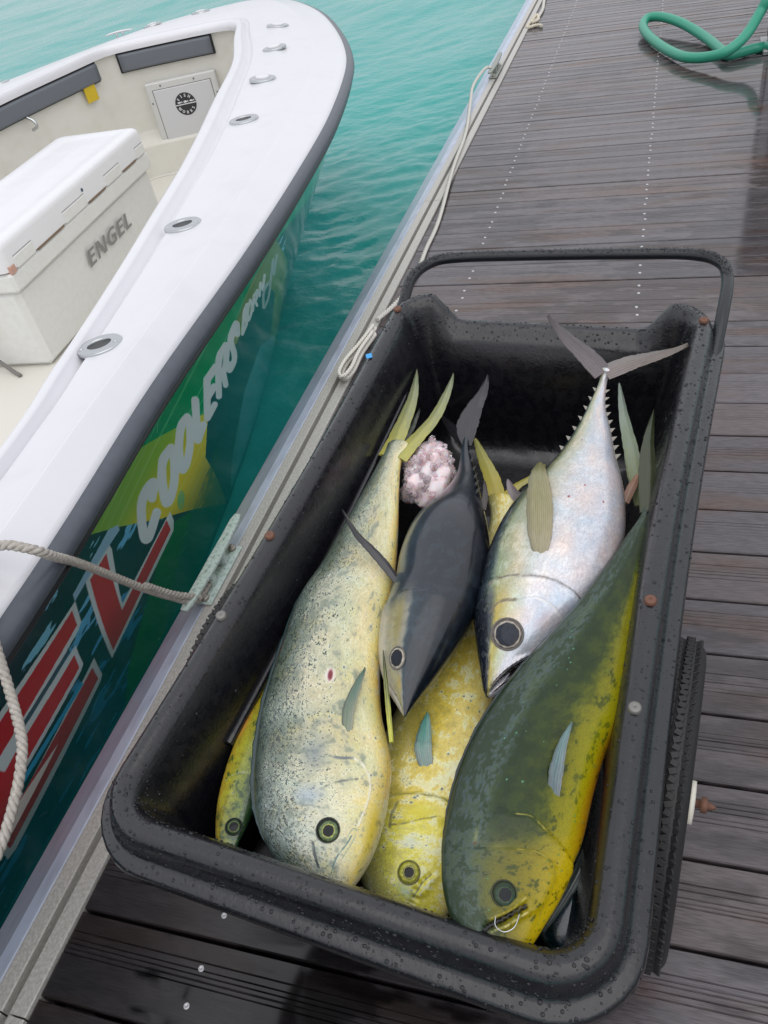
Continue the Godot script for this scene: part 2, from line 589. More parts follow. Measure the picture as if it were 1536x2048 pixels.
func fish_mesh(f: FishForm) -> ArrayMesh:
	var rows := []
	var uvs := []
	var nr := 150
	var nc := 64
	f.span = f.length()
	var rowdef := [[0.0, 0.05], [0.0, 0.45], [0.0, 0.8]]
	for i in nr + 1:
		var s := float(i) / nr
		rowdef.append([s * 0.62 if s < 0.68 else lerpf(0.4216, 1.0, (s - 0.68) / 0.32), 1.0])
	rowdef.append_array([[1.0, 0.85], [1.0, 0.5], [1.0, 0.08]])
	var tailv := (f.at(1, 0) + f.at(1, 1)) * 0.5 - (f.at(0.95, 0) + f.at(0.95, 1)) * 0.5
	tailv = tailv.normalized() * f.at(1, 0).distance_to(f.at(1, 1)) * 0.35
	var nose := (f.at(0, 0) + f.at(0, 1)) * 0.5 - (f.at(0.08, 0) + f.at(0.08, 1)) * 0.5
	nose = nose.normalized() * f.at(0, 0).distance_to(f.at(0, 1)) * 0.22
	for i in rowdef.size():
		var r: Array = rowdef[i]
		var row := PackedVector3Array()
		var uv := PackedVector2Array()
		var push := (nose if i < 3 else tailv) * sqrt(maxf(0.0, 1.0 - r[1] * r[1]))
		for j in nc + 1:
			var v := 2.0 * j / nc
			var p := f.at(r[0], v, r[1]) + push
			if f.relief.size() > 0 and r[0] < 0.5 and v < 1.0 and r[1] > 0.9:
				p += f.normal(r[0], v) * f.bump(r[0], v)
			row.append(p)
			uv.append(Vector2(r[0], v if v <= 1.0 else (2.0 - v) * f.far_k))
		rows.append(row)
		uvs.append(uv)
	var mb := MB.new()
	mb.grid(rows, uvs, true, f.normal_flip())
	return mb.mesh()

# a fin: centre line in mm with half widths; a thin lens with rays along it
func fin_mesh(a: Array, thick := 0.003, curl := 0.0, sink := 0.0) -> ArrayMesh:
	var n := a.size() / 4
	var pts := []
	var xs := []
	var hw := []
	for i in n:
		pts.append(Vector3(a[4 * i], a[4 * i + 1], a[4 * i + 2]) * 0.001)
		hw.append(a[4 * i + 3] * 0.001)
		xs.append(float(i))
	var rows := []
	var uvs := []
	var path := smooth_path(pts, 8)
	var nc := 24
	for i in path.size():
		var t := (path[mini(i + 1, path.size() - 1)] - path[maxi(i - 1, 0)]).normalized()
		var side := t.cross(Vector3.UP).normalized()
		var up := side.cross(t).normalized()
		var w := maxf(0.0004, spl(xs, hw, i / 8.0))
		var root := pow(clampf(1.0 - i / 10.0, 0, 1), 1.5)
		if sink > 0.0: w *= 1.0 - 0.6 * root
		if i > 4: w *= 1.0 + 0.06 * sin(i * 2.1) * sin(i * 0.7)
		var row := PackedVector3Array()
		var uv := PackedVector2Array()
		for j in nc + 1:
			var g := TAU * j / nc
			var x := cos(g)
			var ridge := 1.0 + 0.25 * sin(x * 26.0)
			row.append(path[i] - Vector3(0, sink * root, 0) + side * w * x + up * (sin(g) * thick * ridge * (0.35 + 0.65 * (1.0 - absf(x))) + curl * w * x * x))
			uv.append(Vector2(x * 0.5 + 0.5, float(i) / (path.size() - 1)))
		rows.append(row)
		uvs.append(uv)
	var mb := MB.new()
	mb.grid(rows, uvs, true)
	return mb.mesh()

func fin_mat(base: Color, tip: Color, ray: Color, rough := 0.35, rays := 11.0, lead := 0.0) -> StandardMaterial3D:
	var w := 96
	var h := 128
	var im := Image.create(w, h, false, Image.FORMAT_RGB8)
	var n := noise(0.05, 33, 3)
	for y in h:
		for x in w:
			var u := x / float(w)
			var v := y / float(h)
			var c := base.lerp(tip, smoothstep(0.0, 0.9, v + n.get_noise_2d(x, y) * 0.25))
			var r := 0.5 + 0.5 * sin(u * TAU * rays + n.get_noise_2d(x * 0.3, y * 0.6) * 1.5)
			c = c.lerp(base * 0.45, smoothstep(0.30, 0.0, u) * lead).lerp(base.lerp(Color(0.75, 0.62, 0.58), 0.35), smoothstep(0.62, 1.0, u) * lead)
			c = c.lerp(ray, pow(r, 2.0) * (0.35 + 0.3 * n.get_noise_2d(x * 2.0 + 77, y * 2.0)))
			im.set_pixel(x, y, c)
	var m := mat(Color.WHITE, rough)
	m.albedo_texture = tex(im)
	m.clearcoat_enabled = true
	m.clearcoat = 0.5
	m.clearcoat_roughness = 0.15
	return m

# skin of a fish along (u) and from the back to the belly (v)
func fish_skin(f: FishForm, k: Dictionary) -> StandardMaterial3D:
	var w := 720
	var h := 320
	var L := f.length()
	var girth: float = k.get("girth", 0.26)
	var n1 := noise(9.0, k.seed, 4)
	var n2 := noise(42.0, k.seed + 1, 4)
	var n3 := noise(150.0, k.seed + 2, 3)
	var n5 := noise(420.0, k.seed + 3, 2)
	var gain: float = k.get("gain", 1.0)
	var sheen: float = k.get("iris", 0.0)
	var glint := c8(236, 238, 228)
	var glint_k: float = k.get("glint", 0.0)
	var tint: Color = k.get("tint", c8(214, 196, 60))
	var tint_k: float = k.get("tint_amount", 0.0)
	var body: Array = k.body
	var head: Array = k.head
	var head_end: float = k.head_end
	var mott: Color = k.mottle
	var mott_k: float = k.mottle_amount
	var pale: Color = k.pale
	var pale_k: float = k.pale_amount
	var fleck: Color = k.fleck
	var fleck_k: float = k.fleck_amount
	var edge: float = k.get("edge", 0.06)
	var im := Image.create(w, h, false, Image.FORMAT_RGB8)
	var hm := Image.create(w, h, false, Image.FORMAT_L8)
	for y in h:
		var v := (y + 0.5) / h
		var Y := v * girth
		for x in w:
			var t := (x + 0.5) / w
			var X := t * L
			var a := n1.get_noise_2d(X, Y)
			var b := n2.get_noise_2d(X, Y)
			var c3 := n3.get_noise_2d(X * 0.8, Y)
			var vv := clampf(v + a * edge + b * edge * 0.5 + c3 * edge * 0.25, 0, 1)
			var c := ramp_at(body, vv)
			if t < head_end + 0.06:
				c = ramp_at(head, vv).lerp(c, smoothstep(head_end - 0.05, head_end + 0.05, t + b * 0.02))
			var back := smoothstep(0.75, 0.2, v)
			c = c.lerp(pale, pale_k * smoothstep(0.0, 0.45, b + a * 0.6 + c3 * 0.3))
			c = c.lerp(mott, mott_k * smoothstep(0.02, 0.4, -b * 0.9 - a * 0.5 + c3 * 0.45 + (back - 0.55) * 0.45))
			c = c.lerp(tint, tint_k * smoothstep(0.05, 0.5, b * 0.7 - a * 0.6 + c3 * 0.2))
			var fine := n5.get_noise_2d(X, Y)
			c = c.lerp(fleck, fleck_k * smoothstep(0.10, 0.45, fine * 0.55 + c3 * 0.45 + b * 0.35 + (back - 0.6) * 0.5))
			c = c.lerp(glint, glint_k * smoothstep(0.18, 0.5, c3 * 0.45 - fine * 0.65 + a * 0.3))
			if sheen > 0.0:
				var w1 := n1.get_noise_2d(X * 1.7 + 9.0, Y * 1.7)
				var w2 := n1.get_noise_2d(X * 1.4 - 5.0, Y * 2.0 + 3.0)
				c = Color(c.r * (1.0 + sheen * w1), c.g * (1.0 + sheen * 0.35 * w2), c.b * (1.0 + sheen * (w2 - w1) * 0.6))
			c = c * (1.0 + c3 * 0.08 + fine * 0.14) * gain
			im.set_pixel(x, y, Color(clampf(c.r, 0, 1), clampf(c.g, 0, 1), clampf(c.b, 0, 1)))
			hm.set_pixel(x, y, Color.from_hsv(0, 0, clampf(0.55 + c3 * 0.10 + fine * 0.10 + b * 0.06, 0, 1)))
	var px := L / w
	var asp := (girth / h) / px
	# round spots
	for i in int(k.get("spots", 0)):
		var p := Vector2(rng.randf_range(k.get("spot_from", 0.12), 0.93) * w, (1.0 - pow(rng.randf(), 1.3) * k.get("spot_span", 0.8)) * h)
		var r: float = rng.randf_range(0.0010, 0.0023) * k.get("spot_size", 1.0)
		blotch(im, p, r * 2.0 / px, r * 2.0 / px / asp, k.get("halo", c8(230, 235, 225, 0.45)), 0.7)
		blotch(im, p, r / px, r / px / asp, k.get("spot", c8(50, 70, 88, 0.8)), 0.6)
	# lines: gill covers, mouth, scratches
	for s in k.get("lines", []):
		var pts := []
		for i in s[0].size() / 2: pts.append(Vector2(s[0][2 * i] * w, s[0][2 * i + 1] * h))
		var sm := []
		for i in pts.size() - 1:
			for q in 6: sm.append(pts[i].cubic_interpolate(pts[i + 1], pts[maxi(i - 1, 0)], pts[mini(i + 2, pts.size() - 1)], q / 6.0))
		sm.append(pts[pts.size() - 1])
		stroke(im, sm, s[1] / px, s[2], asp)
		stroke(hm, sm, s[1] * 1.3 / px, Color(0.05, 0.05, 0.05, 0.8) if s[3] < 0 else Color(0.95, 0.95, 0.95, 0.8), asp)
	for s in k.get("patches", []):
		blotch(im, Vector2(s[0] * w, s[1] * h), s[2] * w, s[3] * h, s[4], s[5])
	for i in int(k.get("scratches", 0)):
		var p := Vector2(rng.randf_range(0.1, 0.8) * w, rng.randf_range(0.2, 0.85) * h)
		stroke(im, [p, p + Vector2(rng.randf_range(-16, 16), rng.randf_range(-9, 9))], 0.6, Color(1, 1, 0.95, rng.randf_range(0.2, 0.55)))
	var m := mat(Color.WHITE, k.get("rough", 0.3), k.get("metal", 0.0), 0.5)
	m.albedo_texture = tex(im)
	hm.bump_map_to_normal_map(k.get("bump", 1.6))
	m.normal_enabled = true
	m.normal_texture = tex(hm)
	m.normal_scale = k.get("normal", 0.7)
	m.texture_repeat = false
	m.metallic_specular = k.get("spec", 0.5)
	m.clearcoat_enabled = true
	m.clearcoat = k.get("coat", 0.8)
	m.clearcoat_roughness = k.get("coat_rough", 0.12)
	return m

# a wet eye: one dome with pupil and iris, sunk in a rim of skin; stops run from the edge to the middle
func add_eye(parent: Node3D, f: FishForm, t: float, v: float, r: float, stops: Array, rim: Material, squash := 1.0, off := 0.10, high := 0.40) -> void:
	var p := f.at(t, v) + f.normal(t, v) * f.bump(t, v)
	var n := f.normal(t, v)
	var fwd := (f.at(t - 0.03, v) - p)
	fwd = (fwd - n * fwd.dot(n)).normalized()
	var b := Basis(fwd, n, fwd.cross(n)) * Basis.from_scale(Vector3(1, 1, squash))
	var w := 96
	var h := 64
	var im := Image.create(w, h, false, Image.FORMAT_RGB8)
	var nz := noise(0.09, 60, 3)
	for y in h:
		for x in w:
			var a := TAU * x / w
			var q := 1.0 - cos(clampf(((y + 0.5) / h * 15.0 - 1.0) / 14.0, 0.0, 1.0) * PI * 0.5)
			var e := q + off * (0.35 + q) * cos(a + 0.7) * (1.0 - q) * 1.8
			e += nz.get_noise_2d(cos(a) * 14.0 + 40.0, sin(a) * 14.0 + y * 0.6) * 0.05
			im.set_pixel(x, y, ramp_at(stops, clampf(e, 0, 1)) * (1.0 + 0.25 * nz.get_noise_2d(x * 1.5, y * 0.4)))
	var m := mat(Color.WHITE, 0.07, 0.0, 0.38)
	m.albedo_texture = tex(im)
	var mb := MB.new()
	mb.xf = Transform3D(b, p - n * r * 0.06)
	var prof := [Vector2(r, -r * 0.4)]
	for q in 15:
		var a := PI * 0.5 * q / 14.0
		prof.append(Vector2(maxf(r * cos(a), 0.00004), r * high * sin(a)))
	mb.lathe(prof, 36)
	var eye := part("eye", mb.mesh(), m, parent)
	mb = MB.new()
	mb.xf = Transform3D(b, p)
	var pr := []
	for q in 11:
		var a := TAU * q / 10.0
		pr.append(Vector2(r * (1.02 + 0.07 * cos(a)), r * 0.08 * sin(a)))
	pr.reverse()
	mb.lathe(pr, 32)
	part("eye_rim", mb.mesh(), rim, eye)

func shifted(a: PackedVector3Array, by: Vector3) -> PackedVector3Array:
	var out := PackedVector3Array()
	for p in a: out.append(p + by)
	return out

# the long low fin along the back, folded down
func back_fin(f: FishForm, t0: float, t1: float, high: float, v: float) -> ArrayMesh:
	var rows := []
	var uvs := []
	for i in 61:
		var t := lerpf(t0, t1, i / 60.0)
		var p := f.at(t, v)
		var out := (p - (f.at(t, 0.5) + f.at(t, 1.5)) * 0.5).normalized()
		var along_ := (f.at(t + 0.01, v) - f.at(t - 0.01, v)).normalized()
		var up := along_.cross(out).normalized()
		var h := high * sin(PI * pow(i / 60.0, 0.6)) * (1.0 + 0.10 * sin(i * 2.3) + 0.06 * sin(i * 5.1)) + 0.0005
		var row := PackedVector3Array()
		var uv := PackedVector2Array()
		for j in 9:
			var a := TAU * j / 8.0
			var x := 0.5 - 0.5 * cos(a)
			row.append(p + out * (h * x - 0.003) + up * sin(a) * 0.0016 * (1.0 - 0.6 * x))
			uv.append(Vector2(i / 60.0, x))
		rows.append(row)
		uvs.append(uv)
	var mb := MB.new()
	mb.grid(rows, uvs, true)
	return mb.mesh()

func finlets(parent: Node3D, f: FishForm, t0: float, t1: float, n: int, v: float, size: float, m: Material) -> void:
	for i in n:
		var t := t0 + (t1 - t0) * i / (n - 1)
		var p := f.at(t, v)
		var back := (f.at(t + 0.02, v) - p).normalized()
		var out := (f.at(t, v) - (f.at(t, 0.0) + f.at(t, 1.0)) * 0.5).normalized()
		var up := back.cross(out).normalized()
		var s := size * (1.0 - 0.35 * i / n)
		var a := p - back * s * 0.9 - out * s * 0.3
		var b := p + back * s * 0.5 - out * s * 0.3
		var c := p + back * s * 0.8 + out * s * 0.95
		var mb := MB.new()
		var h := up * 0.0012
		mb.tri(a + h, b + h, c)
		mb.tri(b - h, a - h, c)
		mb.quad(a + h, a - h, b - h, b + h)
		mb.tri(a - h, a + h, c)
		mb.tri(b + h, b - h, c)
		part("finlet", mb.mesh(), m, parent)

# ---------------------------------------------------------------- the place
func _ready() -> void:
	rng.seed = 4711
	var cam := Camera3D.new()
	cam.name = "camera"
	cam.fov = 64.6
	cam.near = 0.05
	cam.far = 1200.0
	cam.transform = Transform3D(Basis(Vector3(0.95147917, -0.16764384, -0.2580367), Vector3(-0.05454643, 0.73339392, -0.67761202), Vector3(0.30284002, 0.6588087, 0.68866466)).orthonormalized(), Vector3(0, 1.4, 0))
	add_child(cam)
	cam.current = true
	var env := Environment.new()
	env.background_mode = Environment.BG_SKY
	# rain overcast: brightest overhead, faint cloud structure, water-coloured below the horizon
	var sky_im := Image.create(512, 256, false, Image.FORMAT_RGBF)
	var cloud := noise(1.6, 301, 5)
	for y in 256:
		var el := PI * (0.5 - (y + 0.5) / 256.0)
		for x in 512:
			var az := TAU * (x + 0.5) / 512.0
			var d := Vector3(cos(el) * cos(az), sin(el) * 1.6, cos(el) * sin(az))
			var c := Color(0.10, 0.22, 0.22)
			if el > 0.0:
				var l := (0.80 + 0.36 * sin(el)) * (1.0 + 0.16 * cloud.get_noise_3dv(d))
				c = Color(0.955 * l, 0.975 * l, 1.03 * l)
			else: c = Color(0.42, 0.50, 0.52).lerp(c, clampf(-el * 5.0, 0, 1))
			sky_im.set_pixel(x, y, c)
	var sky_mat := PanoramaSkyMaterial.new()
	sky_mat.panorama = tex(sky_im)
	var sky := Sky.new()
	sky.sky_material = sky_mat
	env.sky = sky
	env.tonemap_mode = Environment.TONE_MAPPER_LINEAR
	env.tonemap_exposure = 1.0
	env.sdfgi_enabled = true
	env.ssao_enabled = true
	env.ssil_enabled = true
	var we := WorldEnvironment.new()
	we.name = "sky"
	we.environment = env
	add_child(we)
	var sun := DirectionalLight3D.new()
	sun.name = "sun"
	sun.light_energy = 0.3
	sun.light_color = Color(1.0, 0.98, 0.95)
	sun.light_angular_distance = 80.0
	sun.shadow_enabled = true
	sun.rotation_degrees = Vector3(-62, 35, 0)
	add_child(sun)

	gel = mat(lin(0.70, 0.70, 0.735), 0.22)
	gel.clearcoat_enabled = true
	gel.clearcoat = 0.5
	gel.clearcoat_roughness = 0.08
	gel.albedo_texture = noise_tex(0.02, 69, 512, false, 4.0, grad([[0.0, Color(0.975, 0.972, 0.966)], [0.35, Color(0.993, 0.993, 0.993)], [1.0, Color(1, 1, 1)]]))
	gel.roughness = 0.3
	gel.uv1_triplanar = true
	gel.uv1_scale = Vector3(0.5, 0.5, 0.5)
	steel = mat(lin(0.55, 0.57, 0.58), 0.2, 1.0)
	black_plastic = mat(lin(0.016, 0.017, 0.021), 0.3, 0.0, 0.5)
	black_plastic.normal_enabled = true
	black_plastic.normal_texture = noise_tex(0.05, 71, 512, true, 3.0)
	black_plastic.normal_scale = 0.25
	black_plastic.uv1_triplanar = true
	black_plastic.uv1_world_triplanar = true
	black_plastic.uv1_scale = Vector3(6, 6, 6)

	build_water()
	build_dock()
	build_boat()
	build_cooler()
	build_cart()
	build_fish()
	build_ice()
	build_ropes()
	build_hose_and_post()

func build_water() -> void:
	var xs := PackedFloat32Array()
	var zs := PackedFloat32Array()
	var x := -480.0
	while x < -0.9:
		xs.append(x)
		x += clampf((-x - 1.0) * 0.013, 0.028, 12.0)
	xs.append(-0.9)
	xs.append(60.0)
	xs.append(480.0)
	var z := -480.0
	while z < 300.0:
		zs.append(z)
		z += clampf((absf(z + 2.5) - 2.5) * 0.015, 0.03, 12.0)
	var n1 := noise(0.42, 3, 3)
	var n2 := noise(1.5, 4, 4)
	var n3 := noise(5.0, 6, 2)
	var rows := []
	for zz in zs:
		var row := PackedVector3Array()
		for xx in xs:
			var y := 0.0
			if xx < -0.85:
				var far := 1.0 / (1.0 + maxf(0.0, Vector2(xx + 1.5, zz + 2.0).length() - 6.0) * 0.05)
				var near := smoothstep(5.0, 2.0, Vector2(xx + 1.5, zz + 2.8).length())
				y = n1.get_noise_2d(xx * 1.5 + zz * 0.4, zz) * 0.030 + (0.4 - absf(n2.get_noise_2d(xx * 0.8, zz * 1.15 + xx * 0.3))) * (0.011 + near * 0.020) * far + n3.get_noise_2d(xx * 0.8, zz * 1.2) * 0.0035 * (1.0 + near)
			row.append(Vector3(xx, WATER_Y + y, zz))
		rows.append(row)
	var mb := MB.new()
	mb.grid(rows)
	var m := mat(lin(0.024, 0.315, 0.290), 0.05, 0.0, 0.30)
	m.normal_enabled = true
	m.normal_texture = noise_tex(0.02, 12, 512, true, 5.0)
	m.normal_scale = 0.35
	m.uv1_triplanar = true
	m.uv1_world_triplanar = true
	m.uv1_scale = Vector3(0.9, 0.9, 1.3)
	var o := part("water", mb.mesh(), m, self, "choppy turquoise harbour water between the boat and the dock")
	o.set_meta("kind", "structure")

# ---------------------------------------------------------------- dock
func plank_mesh(variant: int, z: float, x1: float) -> ArrayMesh:
	# a grooved board lying along x; only its cross-section has relief
	var prof := [Vector2(-0.0693, -0.028), Vector2(-0.0693, -0.003), Vector2(-0.0672, 0.0)]
	var g := RandomNumberGenerator.new()
	g.seed = 50 + variant
	var at := -0.030 + g.randf_range(-0.012, 0.01)
	for i in 5:
		var w := g.randf_range(0.0012, 0.0022)
		prof.append(Vector2(at - w, 0.0))
		prof.append(Vector2(at, -0.0022))
		prof.append(Vector2(at + w, 0.0))
		at += g.randf_range(0.007, 0.014)
	prof.append_array([Vector2(0.0672, 0.0), Vector2(0.0693, -0.003), Vector2(0.0693, -0.028)])
	var mb := MB.new()
	var xa := -0.919
	for i in prof.size() - 1:
		var a: Vector2 = prof[i]
		var b: Vector2 = prof[i + 1]
		var n := Vector3(0, b.x - a.x, a.y - b.y).normalized()
		var k := mb.vert(Vector3(xa, a.y, a.x), n, deck_uv(xa, z + a.x))
		mb.vert(Vector3(x1, a.y, a.x), n, deck_uv(x1, z + a.x))
		mb.vert(Vector3(x1, b.y, b.x), n, deck_uv(x1, z + b.x))
		mb.vert(Vector3(xa, b.y, b.x), n, deck_uv(xa, z + b.x))
		mb.I.append_array([k, k + 1, k + 2, k, k + 2, k + 3])
	for e in [xa, x1]:
		mb.quad(Vector3(e, -0.028, -0.07), Vector3(e, -0.028, 0.07), Vector3(e, -0.001, 0.07), Vector3(e, -0.001, -0.07))
	return mb.mesh()

func deck_uv(x: float, z: float) -> Vector2:
	return Vector2((x + 0.95) / 3.3, (z + 11.0) / 13.0)

func build_dock() -> void:
	var dock := Node3D.new()
	dock.name = "dock"
	add_child(dock)
	dock.set_meta("kind", "structure")
	dock.set_meta("label", "floating dock of wet dark grooved boards with a metal edge")
	# wetness of the deck: standing water between the screw rows, dull wood elsewhere; near left also painted dark as shade
	var w := 512
	var h := 1536
	var rim := Image.create(w, h, false, Image.FORMAT_L8)
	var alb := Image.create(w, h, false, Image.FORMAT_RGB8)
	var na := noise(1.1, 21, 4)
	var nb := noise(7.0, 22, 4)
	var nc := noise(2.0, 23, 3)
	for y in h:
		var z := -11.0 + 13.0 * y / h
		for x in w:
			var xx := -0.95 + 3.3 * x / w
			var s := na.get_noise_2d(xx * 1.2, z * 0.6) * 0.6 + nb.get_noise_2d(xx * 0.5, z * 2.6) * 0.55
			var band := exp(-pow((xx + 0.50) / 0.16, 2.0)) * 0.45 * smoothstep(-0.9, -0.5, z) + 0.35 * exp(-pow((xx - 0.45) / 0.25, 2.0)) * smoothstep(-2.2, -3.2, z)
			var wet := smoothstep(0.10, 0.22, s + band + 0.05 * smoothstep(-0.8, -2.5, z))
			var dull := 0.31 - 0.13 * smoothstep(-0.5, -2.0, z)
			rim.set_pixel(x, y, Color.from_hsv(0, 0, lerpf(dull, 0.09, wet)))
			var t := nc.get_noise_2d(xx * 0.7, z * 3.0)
			alb.set_pixel(x, y, Color(1, 1, 1).lerp(Color(1.0, 0.80, 0.68), clampf(t * 1.3 - 0.1, 0, 1)) * (lerpf(0.50, 1.0, maxf(smoothstep(-0.3, -0.9, z), smoothstep(-0.25, 0.1, xx)))  - 0.2 * wet + 0.1 * nb.get_noise_2d(xx * 0.6, z * 4.0)))  # near-left albedo darkened for the shade of an unseen person standing there
	var rough_t := tex(rim)
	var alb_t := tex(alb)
	var grain := noise_tex(0.045, 31, 512, false, 4.0, grad([[0.0, Color(0.66, 0.64, 0.63)], [0.5, Color(0.88, 0.88, 0.88)], [1.0, Color(1, 1, 1)]]))
	var grain_n := noise_tex(0.06, 32, 512, true, 5.0)
	var mats := []
	for i in 7:
		var base: Color = [lin(0.135, 0.118, 0.128), lin(0.150, 0.134, 0.148), lin(0.122, 0.108, 0.120), lin(0.148, 0.124, 0.128), lin(0.140, 0.126, 0.140), lin(0.126, 0.114, 0.128), lin(0.150, 0.122, 0.126)][i]
		var m := mat(base, 1.0, 0.0, 0.5)
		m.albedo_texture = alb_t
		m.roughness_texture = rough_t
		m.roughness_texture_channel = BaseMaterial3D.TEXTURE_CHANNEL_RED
		m.detail_enabled = true
		m.detail_blend_mode = BaseMaterial3D.BLEND_MODE_MUL
		m.detail_uv_layer = BaseMaterial3D.DETAIL_UV_2
		m.detail_albedo = grain
		m.detail_normal = grain_n
		m.uv2_triplanar = true
		m.uv2_world_triplanar = true
		m.uv2_scale = Vector3(0.9, 5.0, 15.0)
		m.uv2_offset = Vector3(0.37 * i, 0.2 * i, 0.61 * i)
		mats.append(m)
	var screw := MB.new()
	screw.lathe([Vector2(0.0002, 0.0004), Vector2(0.0016, 0.0004), Vector2(0.0020, 0.0014), Vector2(0.0044, 0.0016), Vector2(0.0053, 0.0008), Vector2(0.0056, -0.001)].map(func(p): return p), 14)
	screw = MB.new()
	screw.lathe([Vector2(0.0056, -0.001), Vector2(0.0053, 0.0008), Vector2(0.0044, 0.0016), Vector2(0.0022, 0.0014), Vector2(0.0016, 0.0003), Vector2(0.0001, 0.0002)], 14)
	var screw_m := screw.mesh()
	var screw_mat := mat(lin(0.52, 0.52, 0.54), 0.4, 0.5)
	for k in range(-12, 72):
		var zc := -0.236 - 0.1448 * k - 0.0724
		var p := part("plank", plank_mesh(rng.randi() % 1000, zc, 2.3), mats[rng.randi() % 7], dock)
		p.position = Vector3(0, rng.randf_range(-0.0012, 0.0012), zc)
		p.rotation.x = rng.randf_range(-0.006, 0.006)
		p.rotation.z = rng.randf_range(-0.0008, 0.0008)
		if k < -1 or k > 46: continue
		for sx in [-0.657, -0.052, 0.552]:
			for sz in [-0.027, 0.027]:
				var s := part("screw", screw_m, screw_mat, p)
				s.position = Vector3(sx + rng.randf_range(-0.003, 0.003), 0.0, sz + rng.randf_range(-0.003, 0.003))
	# joists and floats below
	var under := mat(lin(0.02, 0.02, 0.02), 0.8)
	for x in [-0.86, -0.657, -0.052, 0.552, 1.157, 1.76, 2.25]:
		var mb := MB.new()
		mb.box(Vector3(x, -0.11, -4.5), Vector3(0.06, 0.15, 13.0), 0.003)
		part("joist", mb.mesh(), under, dock)
	var fl := MB.new()
	fl.box(Vector3(0.68, -0.36, -4.5), Vector3(3.1, 0.32, 13.0), 0.01)
	part("float", fl.mesh(), under, dock)
	# metal edge with its slot, and the sloping painted fascia outside it
	var rail := mat(lin(0.60, 0.59, 0.565), 0.4, 0.15)
	rail.albedo_texture = noise_tex(0.03, 41, 512, false, 4.0, grad([[0.0, Color(0.80, 0.79, 0.77)], [1.0, Color(1, 1, 1)]]))
	rail.uv1_triplanar = true
	rail.uv1_world_triplanar = true
	rail.uv1_scale = Vector3(9, 9, 7)
	rail.normal_enabled = true
	rail.normal_texture = noise_tex(0.08, 42, 256, true, 3.0)
	rail.normal_scale = 0.3
	var fascia := mat(lin(0.52, 0.58, 0.70), 0.32)
	fascia.albedo_texture = noise_tex(0.012, 43, 512, false, 4.0, grad([[0.0, Color(0.86, 0.85, 0.86)], [0.5, Color(0.97, 0.97, 0.98)], [1.0, Color(1, 1, 1)]]))
	fascia.uv1_triplanar = true
	fascia.uv1_world_triplanar = true
	fascia.uv1_scale = Vector3(4, 4, 1.2)
	var cuts := [2.0, -0.2, -3.47, -6.6, -11.0]
	for i in 4:
		var za: float = cuts[i] - 0.0015
		var zb: float = cuts[i + 1] + 0.0015
		sweep_z("edge_rail", [Vector2(-0.9215, -0.06), Vector2(-0.9215, 0.007), Vector2(-0.9235, 0.009), Vector2(-0.9525, 0.009), Vector2(-0.9545, 0.007), Vector2(-0.9545, -0.016), Vector2(-0.9695, -0.016), Vector2(-0.9695, 0.006), Vector2(-0.9715, 0.008), Vector2(-0.998, 0.008), Vector2(-1.0, 0.006), Vector2(-1.0, -0.06)], za, zb, rail, dock)
		sweep_z("fascia", [Vector2(-1.002, 0.001), Vector2(-1.006, 0.003), Vector2(-1.035, -0.006), Vector2(-1.042, -0.012), Vector2(-1.108, -0.062), Vector2(-1.114, -0.075), Vector2(-1.114, -0.20), Vector2(-1.10, -0.56), Vector2(-1.0, -0.56)], za, zb, fascia, dock)

func sweep_z(called: String, prof: Array, za: float, zb: float, m: Material, parent: Node3D) -> void:
	var mb := MB.new()
	for i in prof.size() - 1:
		var a: Vector2 = prof[i]
		var b: Vector2 = prof[i + 1]
		mb.quad(Vector3(a.x, a.y, za), Vector3(a.x, a.y, zb), Vector3(b.x, b.y, zb), Vector3(b.x, b.y, za))
	for z in [za, zb]:
		var poly := PackedVector2Array()
		for p: Vector2 in prof: poly.append(p)
		var idx := Geometry2D.triangulate_polygon(poly)
		for t in idx.size() / 3:
			var q := []
			for e in 3: q.append(Vector3(poly[idx[3 * t + e]].x, poly[idx[3 * t + e]].y, z))
			if z == za: mb.tri(q[0], q[1], q[2])
			else: mb.tri(q[0], q[2], q[1])
	part(called, mb.mesh(), m, parent)

# ---------------------------------------------------------------- boat
func along(pts: PackedVector3Array, n: int) -> PackedVector3Array:
	var out := PackedVector3Array()
	var tot := 0.0
	for i in pts.size() - 1: tot += pts[i].distance_to(pts[i + 1])
	var step := tot / n
	var acc := 0.0
	var i := 0
	var seg := pts[0].distance_to(pts[1])
	for k in n + 1:
		var want := minf(step * k, tot - 1e-6)
		while acc + seg < want and i < pts.size() - 2:
			acc += seg
			i += 1
			seg = pts[i].distance_to(pts[i + 1])
		out.append(pts[i].lerp(pts[i + 1], clampf((want - acc) / seg, 0, 1)))
	return out

func coaming_y(d: float) -> float:
	return 0.53 + 0.045 * smoothstep(1.5, 4.0, d)

var outer := PackedVector3Array()
var inner := PackedVector3Array()

